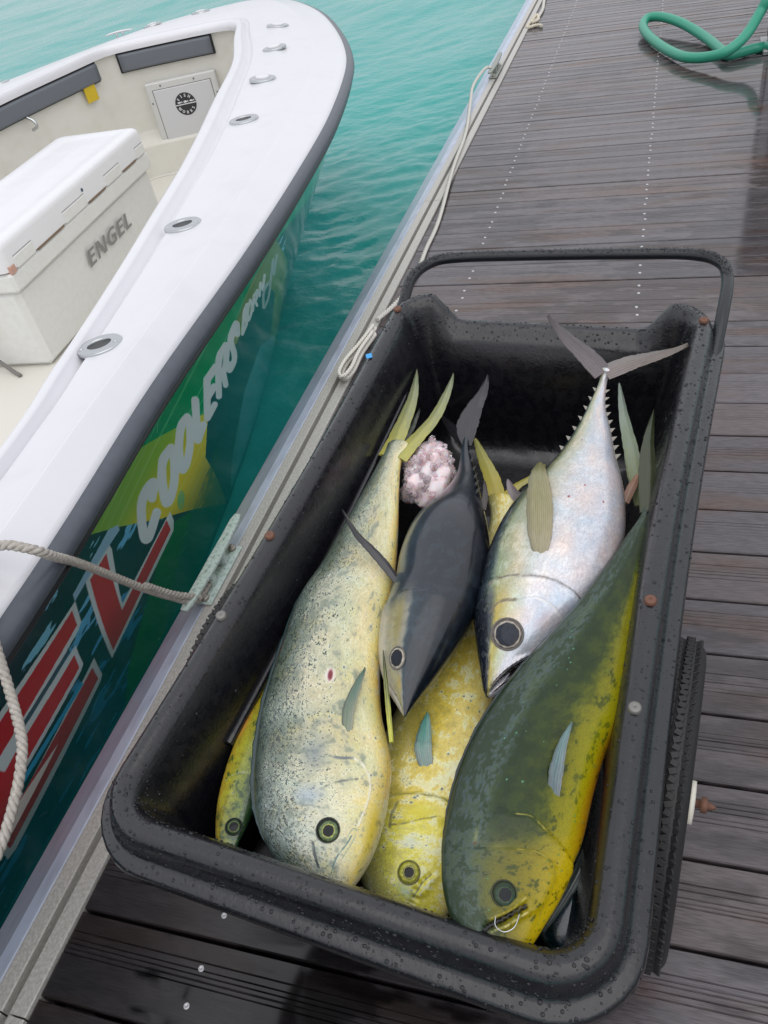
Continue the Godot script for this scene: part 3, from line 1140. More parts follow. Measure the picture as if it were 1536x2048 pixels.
func build_boat() -> void:
	var boat := thing("fishing_boat", "white open fishing boat with a green, black and red printed hull moored along the dock", "boat")
	var n := 200
	var op := PackedVector3Array()
	for i in 121:
		var d := -2.5 + 8.32 * sin(PI * 0.5 * i / 120.0)
		op.append(Vector3(spl(GD, GX, d), 0.495, -d))
	for i in range(119, -1, -1): op.append(Vector3(2 * MID - op[i].x, 0.495, op[i].z))
	outer = along(op, n)
	var ip := smooth_path([Vector3(-1.16, 0, 2.5), Vector3(-1.17, 0, 0.6), Vector3(-1.21, 0, -0.5), Vector3(-1.275, 0, -1.05), Vector3(-1.325, 0, -1.28), Vector3(-1.365, 0, -1.48), Vector3(-1.445, 0, -1.855), Vector3(-1.515, 0, -2.17), Vector3(-1.595, 0, -2.55), Vector3(-1.685, 0, -2.91), Vector3(-1.775, 0, -3.24), Vector3(-1.925, 0, -3.80), Vector3(-2.14, 0, -4.33), Vector3(-2.24, 0, -4.60), Vector3(-2.31, 0, -4.72), Vector3(-2.42, 0, -4.76), Vector3(-2.72, 0, -4.67), Vector3(-2.98, 0, -4.565), Vector3(-3.05, 0, -4.50), Vector3(-3.10, 0, -4.3), Vector3(-3.21, 0, -3.8), Vector3(-3.34, 0, -3.1), Vector3(-3.52, 0, -2.35), Vector3(-3.66, 0, -1.83), Vector3(-3.85, 0, -1.1), Vector3(-4.0, 0, 0.0), Vector3(-4.04, 0, 2.5)], 10)
	inner = along(ip, n)
	for i in n + 1: inner[i].y = coaming_y(-inner[i].z)
	# deck moulding: rows from the rub rail inwards
	var fr := [[0.0, -0.05, 0], [0.0, -0.012, 0], [0.012, -0.002, 0], [0.035, 0.003, 0], [0.045, 0.006, 0], [0.275, 0.044, 0], [0.285, 0.0455, 0], [0.30, 0.046, 0], [0.60, -0.010, 1], [0.80, -0.014, 1], [0.815, -0.018, 1], [0.825, -0.032, 1], [0.875, -0.033, 1], [0.90, -0.006, 1], [0.925, 0.0, 1], [0.965, 0.001, 1], [0.985, -0.004, 1], [0.997, -0.016, 1], [1.0, -0.03, 1], [1.0, -0.045, 1]]
	var rows := []
	for f in fr:
		var row := PackedVector3Array()
		for i in n + 1:
			var p := outer[i].lerp(inner[i], f[0])
			p.y = (inner[i].y if f[2] == 1 else 0.495) + f[1]
			row.append(p)
		rows.append(row)
	gun_rows = rows
	var mb := MB.new()
	mb.grid(rows, [], false, true)
	part("gunwale", mb.mesh(), gel, boat)
	# rub rail
	var rr := [[-0.006, 0.489], [0.010, 0.487], [0.021, 0.480], [0.028, 0.468], [0.028, 0.458], [0.023, 0.449], [0.013, 0.445], [0.011, 0.440], [0.017, 0.436], [0.016, 0.430], [0.006, 0.425], [-0.01, 0.423]]
	var lip := mat(lin(0.012, 0.013, 0.015), 0.35)
	rows = []
	for f in rr:
		var row := PackedVector3Array()
		for i in n + 1:
			var t := (outer[mini(i + 1, n)] - outer[maxi(i - 1, 0)]).normalized()
			var o := t.cross(Vector3.UP)
			var p: Vector3 = outer[i] + o * f[0]
			p.y = f[1]
			row.append(p)
		rows.append(row)
	mb = MB.new()
	mb.grid(rows.slice(0, 7), [], false, true)
	var rub := mat(lin(0.078, 0.090, 0.110), 0.34)
	rub.albedo_texture = noise_tex(0.02, 51, 512, false, 4.0, grad([[0.0, Color(0.9, 0.9, 0.91)], [0.6, Color(0.97, 0.97, 0.98)], [1.0, Color(1, 1, 1)]]))
	rub.uv1_triplanar = true
	rub.uv1_scale = Vector3(3, 3, 3)
	part("rub_rail", mb.mesh(), rub, boat)
	mb = MB.new()
	mb.grid(rows.slice(6), [], false, true)
	part("rub_rail_lip", mb.mesh(), lip, boat)
	# hull sides
	var wrap := mat(Color.WHITE, 0.16)
	wrap.albedo_texture = hull_wrap()
	wrap.texture_repeat = false
	wrap.clearcoat_enabled = true
	wrap.clearcoat = 0.6
	wrap.clearcoat_roughness = 0.06
	for side in 2:
		rows = []
		var uvs := []
		for q in 21:
			var v := q / 16.0
			var row := PackedVector3Array()
			var uv := PackedVector2Array()
			for i in 121:
				var k := -0.3 + 1.3 * i / 120.0
				var p := hull_point(k, minf(v, 1.0))
				if v > 1.0:
					p.y -= (v - 1.0) * 1.6
					p.x = lerpf(p.x, MID, (v - 1.0) * 2.5)
				else: p.x -= 0.05 * sin(v * PI) * (1.0 - k * 0.4) * 0.4
				if side == 1: p.x = 2 * MID - p.x
				row.append(p)
				uv.append(Vector2(k, minf(v, 0.998)))
			rows.append(row)
			uvs.append(uv)
		mb = MB.new()
		mb.grid(rows, uvs, false, side == 0)
		part("hull_side", mb.mesh(), wrap if side == 0 else mat(lin(0.01, 0.02, 0.03), 0.15), boat, "hull side printed with green, yellow and black graphics and big red letters" if side == 0 else "")
	# liner, floor
	var liner := mat(lin(0.72, 0.705, 0.66), 0.4)
	liner.albedo_texture = noise_tex(0.012, 52, 512, false, 4.0, grad([[0.0, Color(0.96, 0.95, 0.93)], [0.5, Color(0.99, 0.99, 0.98)], [1.0, Color(1, 1, 1)]]))
	liner.uv1_triplanar = true
	liner.uv1_scale = Vector3(1.2, 1.2, 1.2)
	rows = []
	for f in [[0.0, -0.045, 0], [0.028, -0.047, 0], [0.030, -0.06, 0], [0.032, -0.3, 0], [0.034, 0.10, 1], [0.026, 0.075, 1], [-0.045, 0.035, 1], [-0.05, 0.02, 1], [-0.055, -0.14, 1], [-0.075, -0.15, 1]]:
		var row := PackedVector3Array()
		for i in n + 1:
			var t := (inner[mini(i + 1, n)] - inner[maxi(i - 1, 0)])
			t.y = 0
			var o := t.normalized().cross(Vector3.UP)
			var p: Vector3 = inner[i] + o * f[0]
			p.y = f[1] if f[2] == 1 else inner[i].y + f[1]
			row.append(p)
		rows.append(row)
	mb = MB.new()
	mb.grid(rows, [], false, true)
	part("liner", mb.mesh(), liner, boat)
	var last: PackedVector3Array = rows[rows.size() - 1]
	rows = []
	for i in n / 2 + 1:
		var row := PackedVector3Array()
		for q in 5: row.append(last[i].lerp(last[n - i], q / 4.0) + Vector3(0, -0.001, 0))
		rows.append(row)
	mb = MB.new()
	mb.grid(rows, [], false, true)
	var floor_m := mat(lin(0.70, 0.68, 0.62), 0.55)
	part("cockpit_floor", mb.mesh(), floor_m, boat)
	# padded bolsters under the coaming
	var pad_m := mat(lin(0.135, 0.148, 0.170), 0.55)
	pad_m.normal_enabled = true
	pad_m.normal_texture = noise_tex(0.15, 53, 256, true, 3.0)
	pad_m.normal_scale = 0.2
	pad_m.uv1_triplanar = true
	pad_m.uv1_scale = Vector3(8, 8, 8)
	var seam := mat(lin(0.012, 0.013, 0.016), 0.6)
	for seg in [[Vector3(-2.47, 0, -4.745), Vector3(-3.0, 0, -4.55)], [Vector3(-3.075, 0, -4.43), Vector3(-3.31, 0, -3.25)], [Vector3(-3.33, 0, -3.17), Vector3(-3.6, 0, -2.1)], [Vector3(-2.17, 0, -4.42), Vector3(-2.31, 0, -4.715)]]:
		var ia := nearest(inner, seg[0])
		var ib := nearest(inner, seg[1])
		for layer in 2:
			rows = []
			var pr := [[0.03, -0.055], [0.004, -0.055], [-0.004, -0.060], [-0.006, -0.07], [-0.006, -0.132], [-0.004, -0.140], [0.004, -0.144], [0.03, -0.144]]
			if layer == 1: pr = [[0.031, -0.049], [0.012, -0.049], [0.012, -0.150], [0.031, -0.150]]
			var steps := maxi(8, absi(ib - ia) * 2)
			for f in pr:
				var row := PackedVector3Array()
				for s in steps + 3:
					var u := lerpf(ia, ib, clampf((s - 1) / float(steps), 0, 1))
					if layer == 1: u += (-0.10 if s <= 1 else (0.10 if s >= steps + 1 else 0.0)) * signf(ib - ia)
					var i0 := clampi(int(u), 1, n - 2)
					var b := inner[i0].lerp(inner[i0 + 1], u - i0)
					var t := inner[i0 + 1] - inner[i0]
					t.y = 0
					var o := t.normalized().cross(Vector3.UP)
					var e := 1.0 if s > 0 and s < steps + 2 else 0.0
					row.append(b + o * (f[0] if e > 0 else 0.03) + Vector3(0, f[1], 0))
				rows.append(row)
			mb = MB.new()
			mb.grid(rows, [], false, ib > ia)
			part("bolster" if layer == 0 else "bolster_edge", mb.mesh(), pad_m if layer == 0 else seam, boat)
	# rod holders on the near gunwale: three open, three with covers; two more on the far side
	var hole := mat(lin(0.03, 0.033, 0.033), 0.4)
	var white_cap := mat(lin(0.7, 0.7, 0.72), 0.4)
	var spots := [[-1.27, -1.445, 0], [-1.37, -2.12, 0], [-1.54, -3.03, 0], [-1.655, -3.53, 1], [-1.79, -4.03, 1], [-1.965, -4.53, 1], [-3.50, -4.13, 0], [-3.02, -5.08, 1], [-2.78, -5.28, 1]]
	for s in spots:
		var y := gunwale_y(s[0], s[1])
		var h := Node3D.new()
		h.name = "rod_holder"
		boat.add_child(h, true)
		h.transform = Transform3D(gun_tilt(s[0], s[1]) * Basis(Vector3.UP, 0.33), Vector3(s[0], y + 0.001, s[1]))
		mb = MB.new()
		mb.xf = Transform3D(Basis.from_scale(Vector3(1.0, 1, 0.80)), Vector3.ZERO)
		mb.lathe([Vector2(0.0585, -0.004), Vector2(0.0585, 0.003), Vector2(0.056, 0.006), Vector2(0.0345, 0.0075), Vector2(0.0315, 0.0070), Vector2(0.0305, 0.005), Vector2(0.030, 0.0015)], 40)
		part("flange", mb.mesh(), steel, h)
		mb = MB.new()
		mb.xf = Transform3D(Basis.from_scale(Vector3(1.0, 1, 0.80)), Vector3.ZERO)
		if s[2] == 0:
			mb.lathe([Vector2(0.0302, 0.0030), Vector2(0.024, 0.0024), Vector2(0.0002, 0.0022)], 32)
			part("cup", mb.mesh(), hole, h)
		else:
			mb.lathe([Vector2(0.030, 0.006), Vector2(0.030, 0.0105), Vector2(0.027, 0.013), Vector2(0.0002, 0.0145)], 32)
			part("cover", mb.mesh(), white_cap, h)
		for sx in [-1, 1]:
			mb = MB.new()
			mb.lathe([Vector2(0.0055, 0.0045), Vector2(0.005, 0.0085), Vector2(0.003, 0.0095), Vector2(0.0002, 0.0085)], 14, Vector3(0.044 * sx, 0, 0.008))
			part("screw", mb.mesh(), steel, h)
	# cleat on the far gunwale
	var cl := Node3D.new()
	cl.name = "deck_cleat"
	boat.add_child(cl, true)
	cl.position = Vector3(-3.20, gunwale_y(-3.20, -4.98) - 0.001, -4.98)
	cl.rotation.y = 0.5
	for sx in [-1, 1]:
		mb = MB.new()
		mb.tube(smooth_path([Vector3(0.02 * sx, 0, 0), Vector3(0.02 * sx, 0.03, 0)], 3), 0.006, 10)
		part("post", mb.mesh(), steel, cl)
	mb = MB.new()
	mb.tube(smooth_path([Vector3(-0.085, 0.030, 0), Vector3(-0.03, 0.034, 0), Vector3(0.03, 0.034, 0), Vector3(0.085, 0.030, 0)], 5), [0.003, 0.004, 0.005, 0.006, 0.006, 0.006, 0.007, 0.007, 0.007, 0.007, 0.006, 0.006, 0.006, 0.005, 0.004, 0.003], 10)
	part("horn", mb.mesh(), steel, cl)
	# access hatch in the forward face of the liner
	var dx := Vector3(0.93, 0, -0.369).normalized()
	var dn := Vector3(0.369, 0, 0.93).normalized()
	var hb := Basis(dx, Vector3.UP, dn)
	var ha := Node3D.new()
	ha.name = "hatch"
	boat.add_child(ha, true)
	ha.transform = Transform3D(hb, Vector3(-2.70, 0.115, -4.652))
	mb = MB.new()
	mb.box(Vector3(0, 0, -0.03), Vector3(0.42, 0.47, 0.075), 0.006)
	part("frame", mb.mesh(), mat(lin(0.60, 0.60, 0.585), 0.35), ha)
	mb = MB.new()
	mb.box(Vector3(0, 0, 0.0045), Vector3(0.352, 0.398, 0.007), 0.001)
	part("door_gap", mb.mesh(), mat(lin(0.12, 0.115, 0.11), 0.6), ha)
	mb = MB.new()
	mb.box(Vector3(0.0, -0.0, 0.0075), Vector3(0.344, 0.390, 0.009), 0.003)
	var door := part("door", mb.mesh(), mat(lin(0.60, 0.605, 0.62), 0.35), ha)
	for q in [[-0.12, 0.215], [0.08, 0.215], [-0.193, 0.13], [-0.193, -0.14], [0.193, 0.12], [0.193, -0.12]]:
		mb = MB.new()
		mb.lathe([Vector2(0.005, 0.0), Vector2(0.004, 0.003), Vector2(0.0002, 0.003)], 12, Vector3(q[0], q[1], 0.0075), Basis(Vector3.RIGHT, PI / 2))
		part("screw", mb.mesh(), mat(lin(0.1, 0.1, 0.1), 0.4, 0.5), ha)
	build_emblem(ha)
	# yellow tag, hook
	mb = MB.new()
	mb.box(Vector3(-3.098, 0.395, -4.34), Vector3(0.006, 0.085, 0.085), 0.001, Basis(Vector3.UP, -0.25))
	part("yellow_tag", mb.mesh(), mat(lin(0.62, 0.44, 0.02), 0.5), boat)
	mb = MB.new()
	mb.tube(smooth_path([Vector3(-3.20, 0.43, -3.86), Vector3(-3.165, 0.41, -3.86), Vector3(-3.155, 0.38, -3.86), Vector3(-3.19, 0.365, -3.86)], 5), 0.008, 10)
	part("hook", mb.mesh(), steel, boat)

func nearest(a: PackedVector3Array, p: Vector3) -> int:
	var best := 1e9
	var k := 0
	for i in a.size():
		var d := Vector2(a[i].x - p.x, a[i].z - p.z).length()
		if d < best:
			best = d
			k = i
	return k

var gun_rows := []

func gun_at(x: float, z: float) -> Array:
	# nearest point of the deck moulding and its normal
	var best := 1e9
	var bi := 1
	var bj := 1
	for i in range(1, gun_rows.size() - 1):
		for j in range(1, gun_rows[i].size() - 1):
			var p: Vector3 = gun_rows[i][j]
			var d := Vector2(p.x - x, p.z - z).length_squared()
			if d < best and absf(p.y - 0.53) < 0.06:
				best = d
				bi = i
				bj = j
	var p: Vector3 = gun_rows[bi][bj]
	var i2 := bi + 1
	if Vector3(gun_rows[bi + 1][bj] - p).dot(Vector3(x - p.x, 0, z - p.z)) < 0: i2 = bi - 1
	var n: Vector3 = (gun_rows[i2][bj] - p).cross(gun_rows[bi][bj + 1] - p).normalized()
	if n.y < 0: n = -n
	return [p, n]

func gunwale_y(x: float, z: float) -> float:
	# height of the flat of the deck moulding at a place
	var g := gun_at(x, z)
	var p: Vector3 = g[0]
	var n: Vector3 = g[1]
	return p.y - (n.x * (x - p.x) + n.z * (z - p.z)) / n.y

func gun_tilt(x: float, z: float) -> Basis:
	var n: Vector3 = gun_at(x, z)[1]
	return Basis(Quaternion(Vector3.UP, n))

func build_emblem(ha: Node3D) -> void:
	var ink := mat(lin(0.025, 0.026, 0.03), 0.5)
	var white := mat(lin(0.72, 0.73, 0.75), 0.5)
	var em := Node3D.new()
	em.name = "emblem"
	var c := Vector3(-0.005, 0.095, 0.0128)
	var mb := MB.new()
	mb.lathe([Vector2(0.062, 0.0), Vector2(0.0615, 0.0006), Vector2(0.0002, 0.0007)], 40, c, Basis(Vector3.RIGHT, PI / 2))
	var disc := part("emblem", mb.mesh(), ink, ha)
	mb = MB.new()
	mb.box(c + Vector3(0, 0, 0.0012), Vector3(0.121, 0.005, 0.0008), 0.0002)
	part("bar", mb.mesh(), white, disc)
	for k in 3:
		# three little fish over the bar
		mb = MB.new()
		var fx := -0.036 + 0.036 * k
		var row := PackedVector2Array()
		for q in 13:
			var a := TAU * q / 12.0
			row.append(Vector2(cos(a) * 0.011, sin(a) * (0.0045 if k != 1 else 0.006)))
		for q in 12:
			var o := c + Vector3(fx, 0.0125, 0.0012)
			mb.tri(o, o + Vector3(row[q].x, row[q].y, 0), o + Vector3(row[q + 1].x, row[q + 1].y, 0))
		var tl := c + Vector3(fx + 0.010, 0.0125, 0.0012)
		mb.tri(tl, tl + Vector3(0.008, -0.005, 0), tl + Vector3(0.008, 0.006, 0))
		part("fish_print", mb.mesh(), white, disc)
	var font := SystemFont.new()
	font.font_names = PackedStringArray(["Droid Sans"])
	font.font_weight = 700
	for word in [["FISH", 2.45, -0.52, 1.0], ["WORKS", 3.62, 0.51, -1.0]]:
		for i in word[0].length():
			var tm := TextMesh.new()
			tm.font = font
			tm.text = word[0][i]
			tm.font_size = 32
			tm.pixel_size = 0.00068
			tm.depth = 0.0008
			var a: float = word[1] + word[2] * i
			var o := part("lettering", tm, white, disc)
			o.position = c + Vector3(cos(a) * 0.046, sin(a) * 0.046, 0.0012)
			o.rotation.z = a - PI / 2 if word[3] > 0 else a + PI / 2
	em.free()

# ---------------------------------------------------------------- cooler
func build_cooler() -> void:
	var co := thing("cooler", "big white ice chest with grey lettering standing in the boat", "cooler", Vector3(-2.345, -0.15, -2.375))
	# own axes: x to the left end of the boat's beam, y up, z forwards along the long side
	var b := Basis(Vector3(-0.9974, 0, 0.0715), Vector3.UP, Vector3(-0.0715, 0, -0.9974))
	co.basis = Basis(Vector3(0.0715, 0, 0.9974), Vector3.UP, Vector3(-0.9974, 0, 0.0715)).inverse() if false else Basis(Vector3.UP, atan2(-0.0715, -0.9974))
	# with this turn local +z points forwards, local -x to the far side is +x
	var white := mat(lin(0.74, 0.745, 0.735), 0.38)
	white.albedo_texture = noise_tex(0.02, 61, 512, false, 4.0, grad([[0.0, Color(0.97, 0.965, 0.955)], [0.5, Color(0.99, 0.99, 0.985)], [1.0, Color(1, 1, 1)]]))
	white.uv1_triplanar = true
	white.uv1_scale = Vector3(2.5, 2.5, 2.5)
	var lid_m := mat(lin(0.76, 0.765, 0.79), 0.3)
	lid_m.normal_enabled = true
	lid_m.normal_texture = noise_tex(0.008, 62, 512, true, 4.0)
	lid_m.normal_scale = 0.25
	lid_m.uv1_triplanar = true
	lid_m.uv1_scale = Vector3(1.4, 1.4, 1.4)
	var W := 0.46
	var L := 1.32
	var mb := MB.new()
	mb.box(Vector3(W * 0.5 + 0.012, 0.17, L * 0.5), Vector3(W - 0.024, 0.34, L - 0.024), 0.022)
	part("body", mb.mesh(), white, co)
	mb = MB.new()
	mb.box(Vector3(W * 0.5, 0.375, L * 0.5), Vector3(W, 0.08, L), 0.012)
	part("body_collar", mb.mesh(), white, co)
	mb = MB.new()
	mb.box(Vector3(W * 0.5, 0.4175, L * 0.5), Vector3(W - 0.02, 0.008, L - 0.02), 0.001)
	part("seal", mb.mesh(), mat(lin(0.25, 0.17, 0.12), 0.7), co)
	# lid: a shallow pillow
	var rows := []
	for e in [[0.0, 0.420], [0.0, 0.500], [0.004, 0.516], [0.012, 0.526], [0.028, 0.531], [0.06, 0.5305], [0.075, 0.527], [0.12, 0.526], [0.2299, 0.528]]:
		var row := PackedVector3Array()
		var rad := 0.035
		var hw: float = W * 0.5 - e[0]
		var hl: float = L * 0.5 - e[0]
		var rr: float = maxf(0.0001, minf(rad, minf(hw, hl)))
		for q in 4:
			for s in 7:
				var a := PI * 0.5 * (q + s / 6.0)
				var cx := (hw - rr) * (1.0 if q == 0 or q == 3 else -1.0)
				var cz := (hl - rr) * (1.0 if q < 2 else -1.0)
				row.append(Vector3(W * 0.5 + cx + rr * cos(a), e[1], L * 0.5 + cz + rr * sin(a)))
		row.append(row[0])
		rows.append(row)
	mb = MB.new()
	mb.grid(rows, [], true)
	part("lid", mb.mesh(), lid_m, co)
	# interlocking tongues of the body in the lid's skirt, dark slots between them
	for s in [[0.06, 0.20], [0.46, 0.66], [0.86, 1.02], [1.2, 1.29]]:
		mb = MB.new()
		mb.box(Vector3(0.004, 0.437, (s[0] + s[1]) * 0.5), Vector3(0.016, 0.046, s[1] - s[0]), 0.003)
		part("tongue", mb.mesh(), white, co)
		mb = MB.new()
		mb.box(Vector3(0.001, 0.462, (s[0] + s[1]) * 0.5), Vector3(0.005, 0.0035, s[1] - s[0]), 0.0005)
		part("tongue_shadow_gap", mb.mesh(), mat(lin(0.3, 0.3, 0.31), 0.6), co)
	for s in [[0.22, 0.44], [0.68, 0.84], [1.04, 1.18]]:
		mb = MB.new()
		mb.box(Vector3(0.0, 0.4165, (s[0] + s[1]) * 0.5), Vector3(0.006, 0.008, s[1] - s[0]), 0.001)
		part("slot", mb.mesh(), mat(lin(0.20, 0.14, 0.09), 0.8), co)
	mb = MB.new()
	mb.box(Vector3(0.006, 0.424, 0.03), Vector3(0.02, 0.03, 0.035), 0.002)
	part("latch", mb.mesh(), mat(lin(0.5, 0.30, 0.24), 0.5), co, "faded reddish corner latch")
	mb = MB.new()
	mb.lathe([Vector2(0.008, 0.0), Vector2(0.007, 0.003), Vector2(0.0002, 0.001)], 16, Vector3(0.0, 0.478, 0.66), Basis(Vector3.BACK, PI / 2))
	part("lock_hole", mb.mesh(), mat(lin(0.05, 0.09, 0.14), 0.4), co)
	var font := SystemFont.new()
	font.font_names = PackedStringArray(["Droid Sans"])
	font.font_weight = 700
	var tm := TextMesh.new()
	tm.font = font
	tm.text = "ENGEL"
	tm.font_size = 64
	tm.pixel_size = 0.0016
	tm.depth = 0.0008
	var o := part("lettering", tm, mat(lin(0.23, 0.225, 0.225), 0.5), co)
	# lies on the long side, slanted like the print
	o.transform = Transform3D(Basis(Vector3(0, 0, 1.42), Vector3(0, 0.92, 0.28), Vector3(-1, 0, 0)), Vector3(0.0116, 0.222, 0.74))
	# worn grey strap and cord at the near end
	mb = MB.new()
	mb.tube(smooth_path([Vector3(0.30, 0.20, -0.012), Vector3(0.27, 0.10, -0.02), Vector3(0.20, 0.02, -0.03), Vector3(0.14, 0.006, -0.06)], 6), 0.009, 8)
	part("strap", mb.mesh(), mat(lin(0.20, 0.185, 0.18), 0.8), co)
	mb = MB.new()
	mb.tube(smooth_path([Vector3(0.25, 0.22, -0.010), Vector3(0.205, 0.19, -0.022), Vector3(0.22, 0.16, -0.015), Vector3(0.30, 0.15, -0.012)], 6), 0.006, 8)
	part("handle_cord", mb.mesh(), mat(lin(0.6, 0.55, 0.38), 0.6), co)

# ---------------------------------------------------------------- cart
const CART_C := Vector3(-0.2634, 0.55, -0.8991)
const CART_YAW := -0.1037
const CART_L := 1.1313
const CART_W := 0.5808

func cart_xf() -> Transform3D:
	return Transform3D(Basis(Vector3(cos(CART_YAW), -0.0124, -sin(CART_YAW)), Vector3.UP, Vector3(sin(CART_YAW), -0.0812, cos(CART_YAW))), CART_C)

func cart_contour(o: float, dy: float, notch := 1.0) -> PackedVector3Array:
	# inner edge of the rim, offset outwards by o; z towards the viewer
	var row := PackedVector3Array()
	var r := maxf(0.012, 0.050 + o)
	var hw := CART_W * 0.5 + o
	var hl := CART_L * 0.5 + o
	var corners := [[1, 1], [-1, 1], [-1, -1], [1, -1]]
	var pts := []
	for q in 4:
		var cx: float = (hw - r) * corners[q][0]
		var cz: float = (hl - r) * corners[q][1]
		for s in 9:
			var a := PI * 0.5 * (q + s / 8.0)
			pts.append(Vector3(cx + r * cos(a), 0, cz + r * sin(a)))
		var q2 := (q + 1) % 4
		var nx: Vector3 = Vector3((hw - r) * corners[q2][0] + r * cos(PI * 0.5 * (q + 1)), 0, (hl - r) * corners[q2][1] + r * sin(PI * 0.5 * (q + 1)))
		var from: Vector3 = pts[pts.size() - 1]
		for s in range(1, 22): pts.append(from.lerp(nx, s / 22.0))
	for p: Vector3 in pts:
		var lx := p.x
		var lz := p.z
		# the long sides bow in a little, the tub widens towards the near end
		var bow := 0.012 * cos(clampf(lz / CART_L * 2.0, -1, 1) * PI * 0.5) * smoothstep(0.1, 0.2, absf(lx))
		lx -= bow * signf(lx)
		lx *= 1.0 + 0.036 * lz / CART_L
		var y := dy
		# scooped far edge
		var far := smoothstep(-CART_L * 0.5 + 0.03, -CART_L * 0.5 - 0.0, lz)
		y -= notch * 0.058 * far * smoothstep(0.245, 0.185, absf(lx))
		row.append(Vector3(lx, y, lz))
	row.append(row[0])
	return row

func build_cart() -> void:
	var cart := thing("dock_cart", "black plastic two-wheeled dock cart full of fish", "cart")
	var xf := cart_xf()
	var prof := [[-0.20, -0.318, 0], [-0.13, -0.317, 0], [-0.10, -0.312, 0], [-0.082, -0.298, 0], [-0.070, -0.27, 0], [-0.060, -0.22, 0], [-0.050, -0.18, 0.1], [-0.040, -0.14, 0.3], [-0.026, -0.085, 0.7], [-0.010, -0.034, 1], [-0.006, -0.020, 1], [-0.001, -0.010, 1], [0.006, -0.003, 1], [0.014, 0.0, 1], [0.022, -0.002, 1], [0.029, -0.008, 1], [0.033, -0.017, 1], [0.035, -0.028, 1], [0.037, -0.036, 1], [0.043, -0.039, 1], [0.052, -0.041, 1], [0.056, -0.046, 1], [0.057, -0.056, 1], [0.054, -0.062, 1], [0.046, -0.062, 1], [0.040, -0.056, 1], [0.030, -0.056, 1], [0.016, -0.066, 1], [0.0, -0.14, 0.3], [-0.025, -0.20, 0], [-0.05, -0.29, 0], [-0.075, -0.33, 0], [-0.20, -0.34, 0]]
	var rows := []
	for p in prof: rows.append(cart_contour(p[0], p[1], p[2]))
	var mb := MB.new()
	mb.xf = xf
	mb.grid(rows, [], true, false)
	# floor of the tub, inside and underneath
	for k in [0, prof.size() - 1]:
		var fl: Array = []
		for s in [1.0, 0.5, 0.01]:
			var row := PackedVector3Array()
			for p: Vector3 in rows[k]: row.append(Vector3(p.x * s, p.y + (0.0005 if k == 0 else -0.0005) * (1.0 - s), p.z * s))
			fl.append(row)
		mb.grid(fl, [], true, k == 0)
	var tub_m := mat(lin(0.0075, 0.0078, 0.0105), 0.30, 0.0, 0.5)
	tub_m.clearcoat_enabled = true
	tub_m.clearcoat = 0.45
	tub_m.clearcoat_roughness = 0.16
	tub_m.normal_enabled = true
	tub_m.normal_texture = noise_tex(0.05, 71, 512, true, 4.0)
	tub_m.normal_scale = 0.35
	tub_m.roughness_texture = noise_tex(0.014, 72, 512, false, 4.0, grad([[0.0, Color(0.14, 0.14, 0.14)], [0.45, Color(0.24, 0.24, 0.24)], [0.6, Color(0.36, 0.36, 0.36)], [1.0, Color(0.45, 0.45, 0.45)]]))
	tub_m.roughness = 1.0
	tub_m.albedo_texture = noise_tex(0.02, 73, 512, false, 4.0, grad([[0.0, Color(0.8, 0.8, 0.85)], [0.6, Color(0.9, 0.9, 0.92)], [0.8, Color(1, 1, 1)], [1.0, Color(1, 1, 1)]]))
	tub_m.uv1_triplanar = true
	tub_m.uv1_world_triplanar = true
	tub_m.uv1_scale = Vector3(5, 5, 5)
	part("tub", mb.mesh(), tub_m, cart)
	# inner rib along the left wall
	mb = MB.new()
	mb.xf = xf
	var rp := []
	for i in 9: rp.append(Vector3(-CART_W * 0.5 + 0.036 + 0.010 * cos((i - 4) / 4.0 * 1.4), -0.112, -0.40 + 0.80 * i / 8.0))
	mb.tube(smooth_path(rp, 4), 0.0075, 10)
	part("wall_rib", mb.mesh(), tub_m, cart)
	# rusty fixing screws on the rim
	var rust := mat(lin(0.16, 0.075, 0.05), 0.6, 0.3)
	var dull := mat(lin(0.22, 0.21, 0.20), 0.5, 0.6)
	for q in [[0.307, -0.531, 0], [0.303, 0.11, 0], [0.309, 0.274, 1], [-0.305, -0.523, 0], [-0.298, 0.107, 0], [-0.306, 0.268, 1]]:
		mb = MB.new()
		mb.xf = xf
		var side := signf(q[0])
		var bow := 0.012 * cos(q[1] / CART_L * PI)
		var x: float = side * ((CART_W * 0.5 + 0.017 - bow) * (1.0 + 0.036 * q[1] / CART_L))
		mb.lathe([Vector2(0.0085, -0.002), Vector2(0.0082, 0.0025), Vector2(0.006, 0.0042), Vector2(0.002, 0.0046), Vector2(0.0015, 0.0030), Vector2(0.0002, 0.0030)], 18, Vector3(x - side * 0.003, 0.0005, q[1]))
		part("rim_screw", mb.mesh(), rust if q[2] == 0 else dull, cart)
	# handle: a bent tube bolted under the rim at the far end
	mb = MB.new()
	var hp := smooth_path([xf * Vector3(-0.312, -0.085, -0.15), xf * Vector3(-0.330, -0.075, -0.45), Vector3(-0.512, 0.575, -1.50), Vector3(-0.507, 0.597, -1.58), Vector3(-0.480, 0.60, -1.645), Vector3(-0.42, 0.60, -1.668), Vector3(-0.25, 0.60, -1.664), Vector3(-0.05, 0.60, -1.652), Vector3(0.062, 0.60, -1.640), Vector3(0.115, 0.60, -1.608), Vector3(0.132, 0.595, -1.55), Vector3(0.122, 0.575, -1.44), xf * Vector3(0.318, -0.075, -0.40), xf * Vector3(0.312, -0.085, -0.12)], 8)
	mb.tube(hp, 0.0115, 18)
	var hm := mat(lin(0.012, 0.014, 0.017), 0.26)
	hm.normal_enabled = true
	hm.normal_texture = noise_tex(0.06, 74, 256, true, 4.0)
	hm.normal_scale = 0.25
	hm.uv1_triplanar = true
	hm.uv1_scale = Vector3(10, 10, 10)
	part("handle", mb.mesh(), hm, cart)
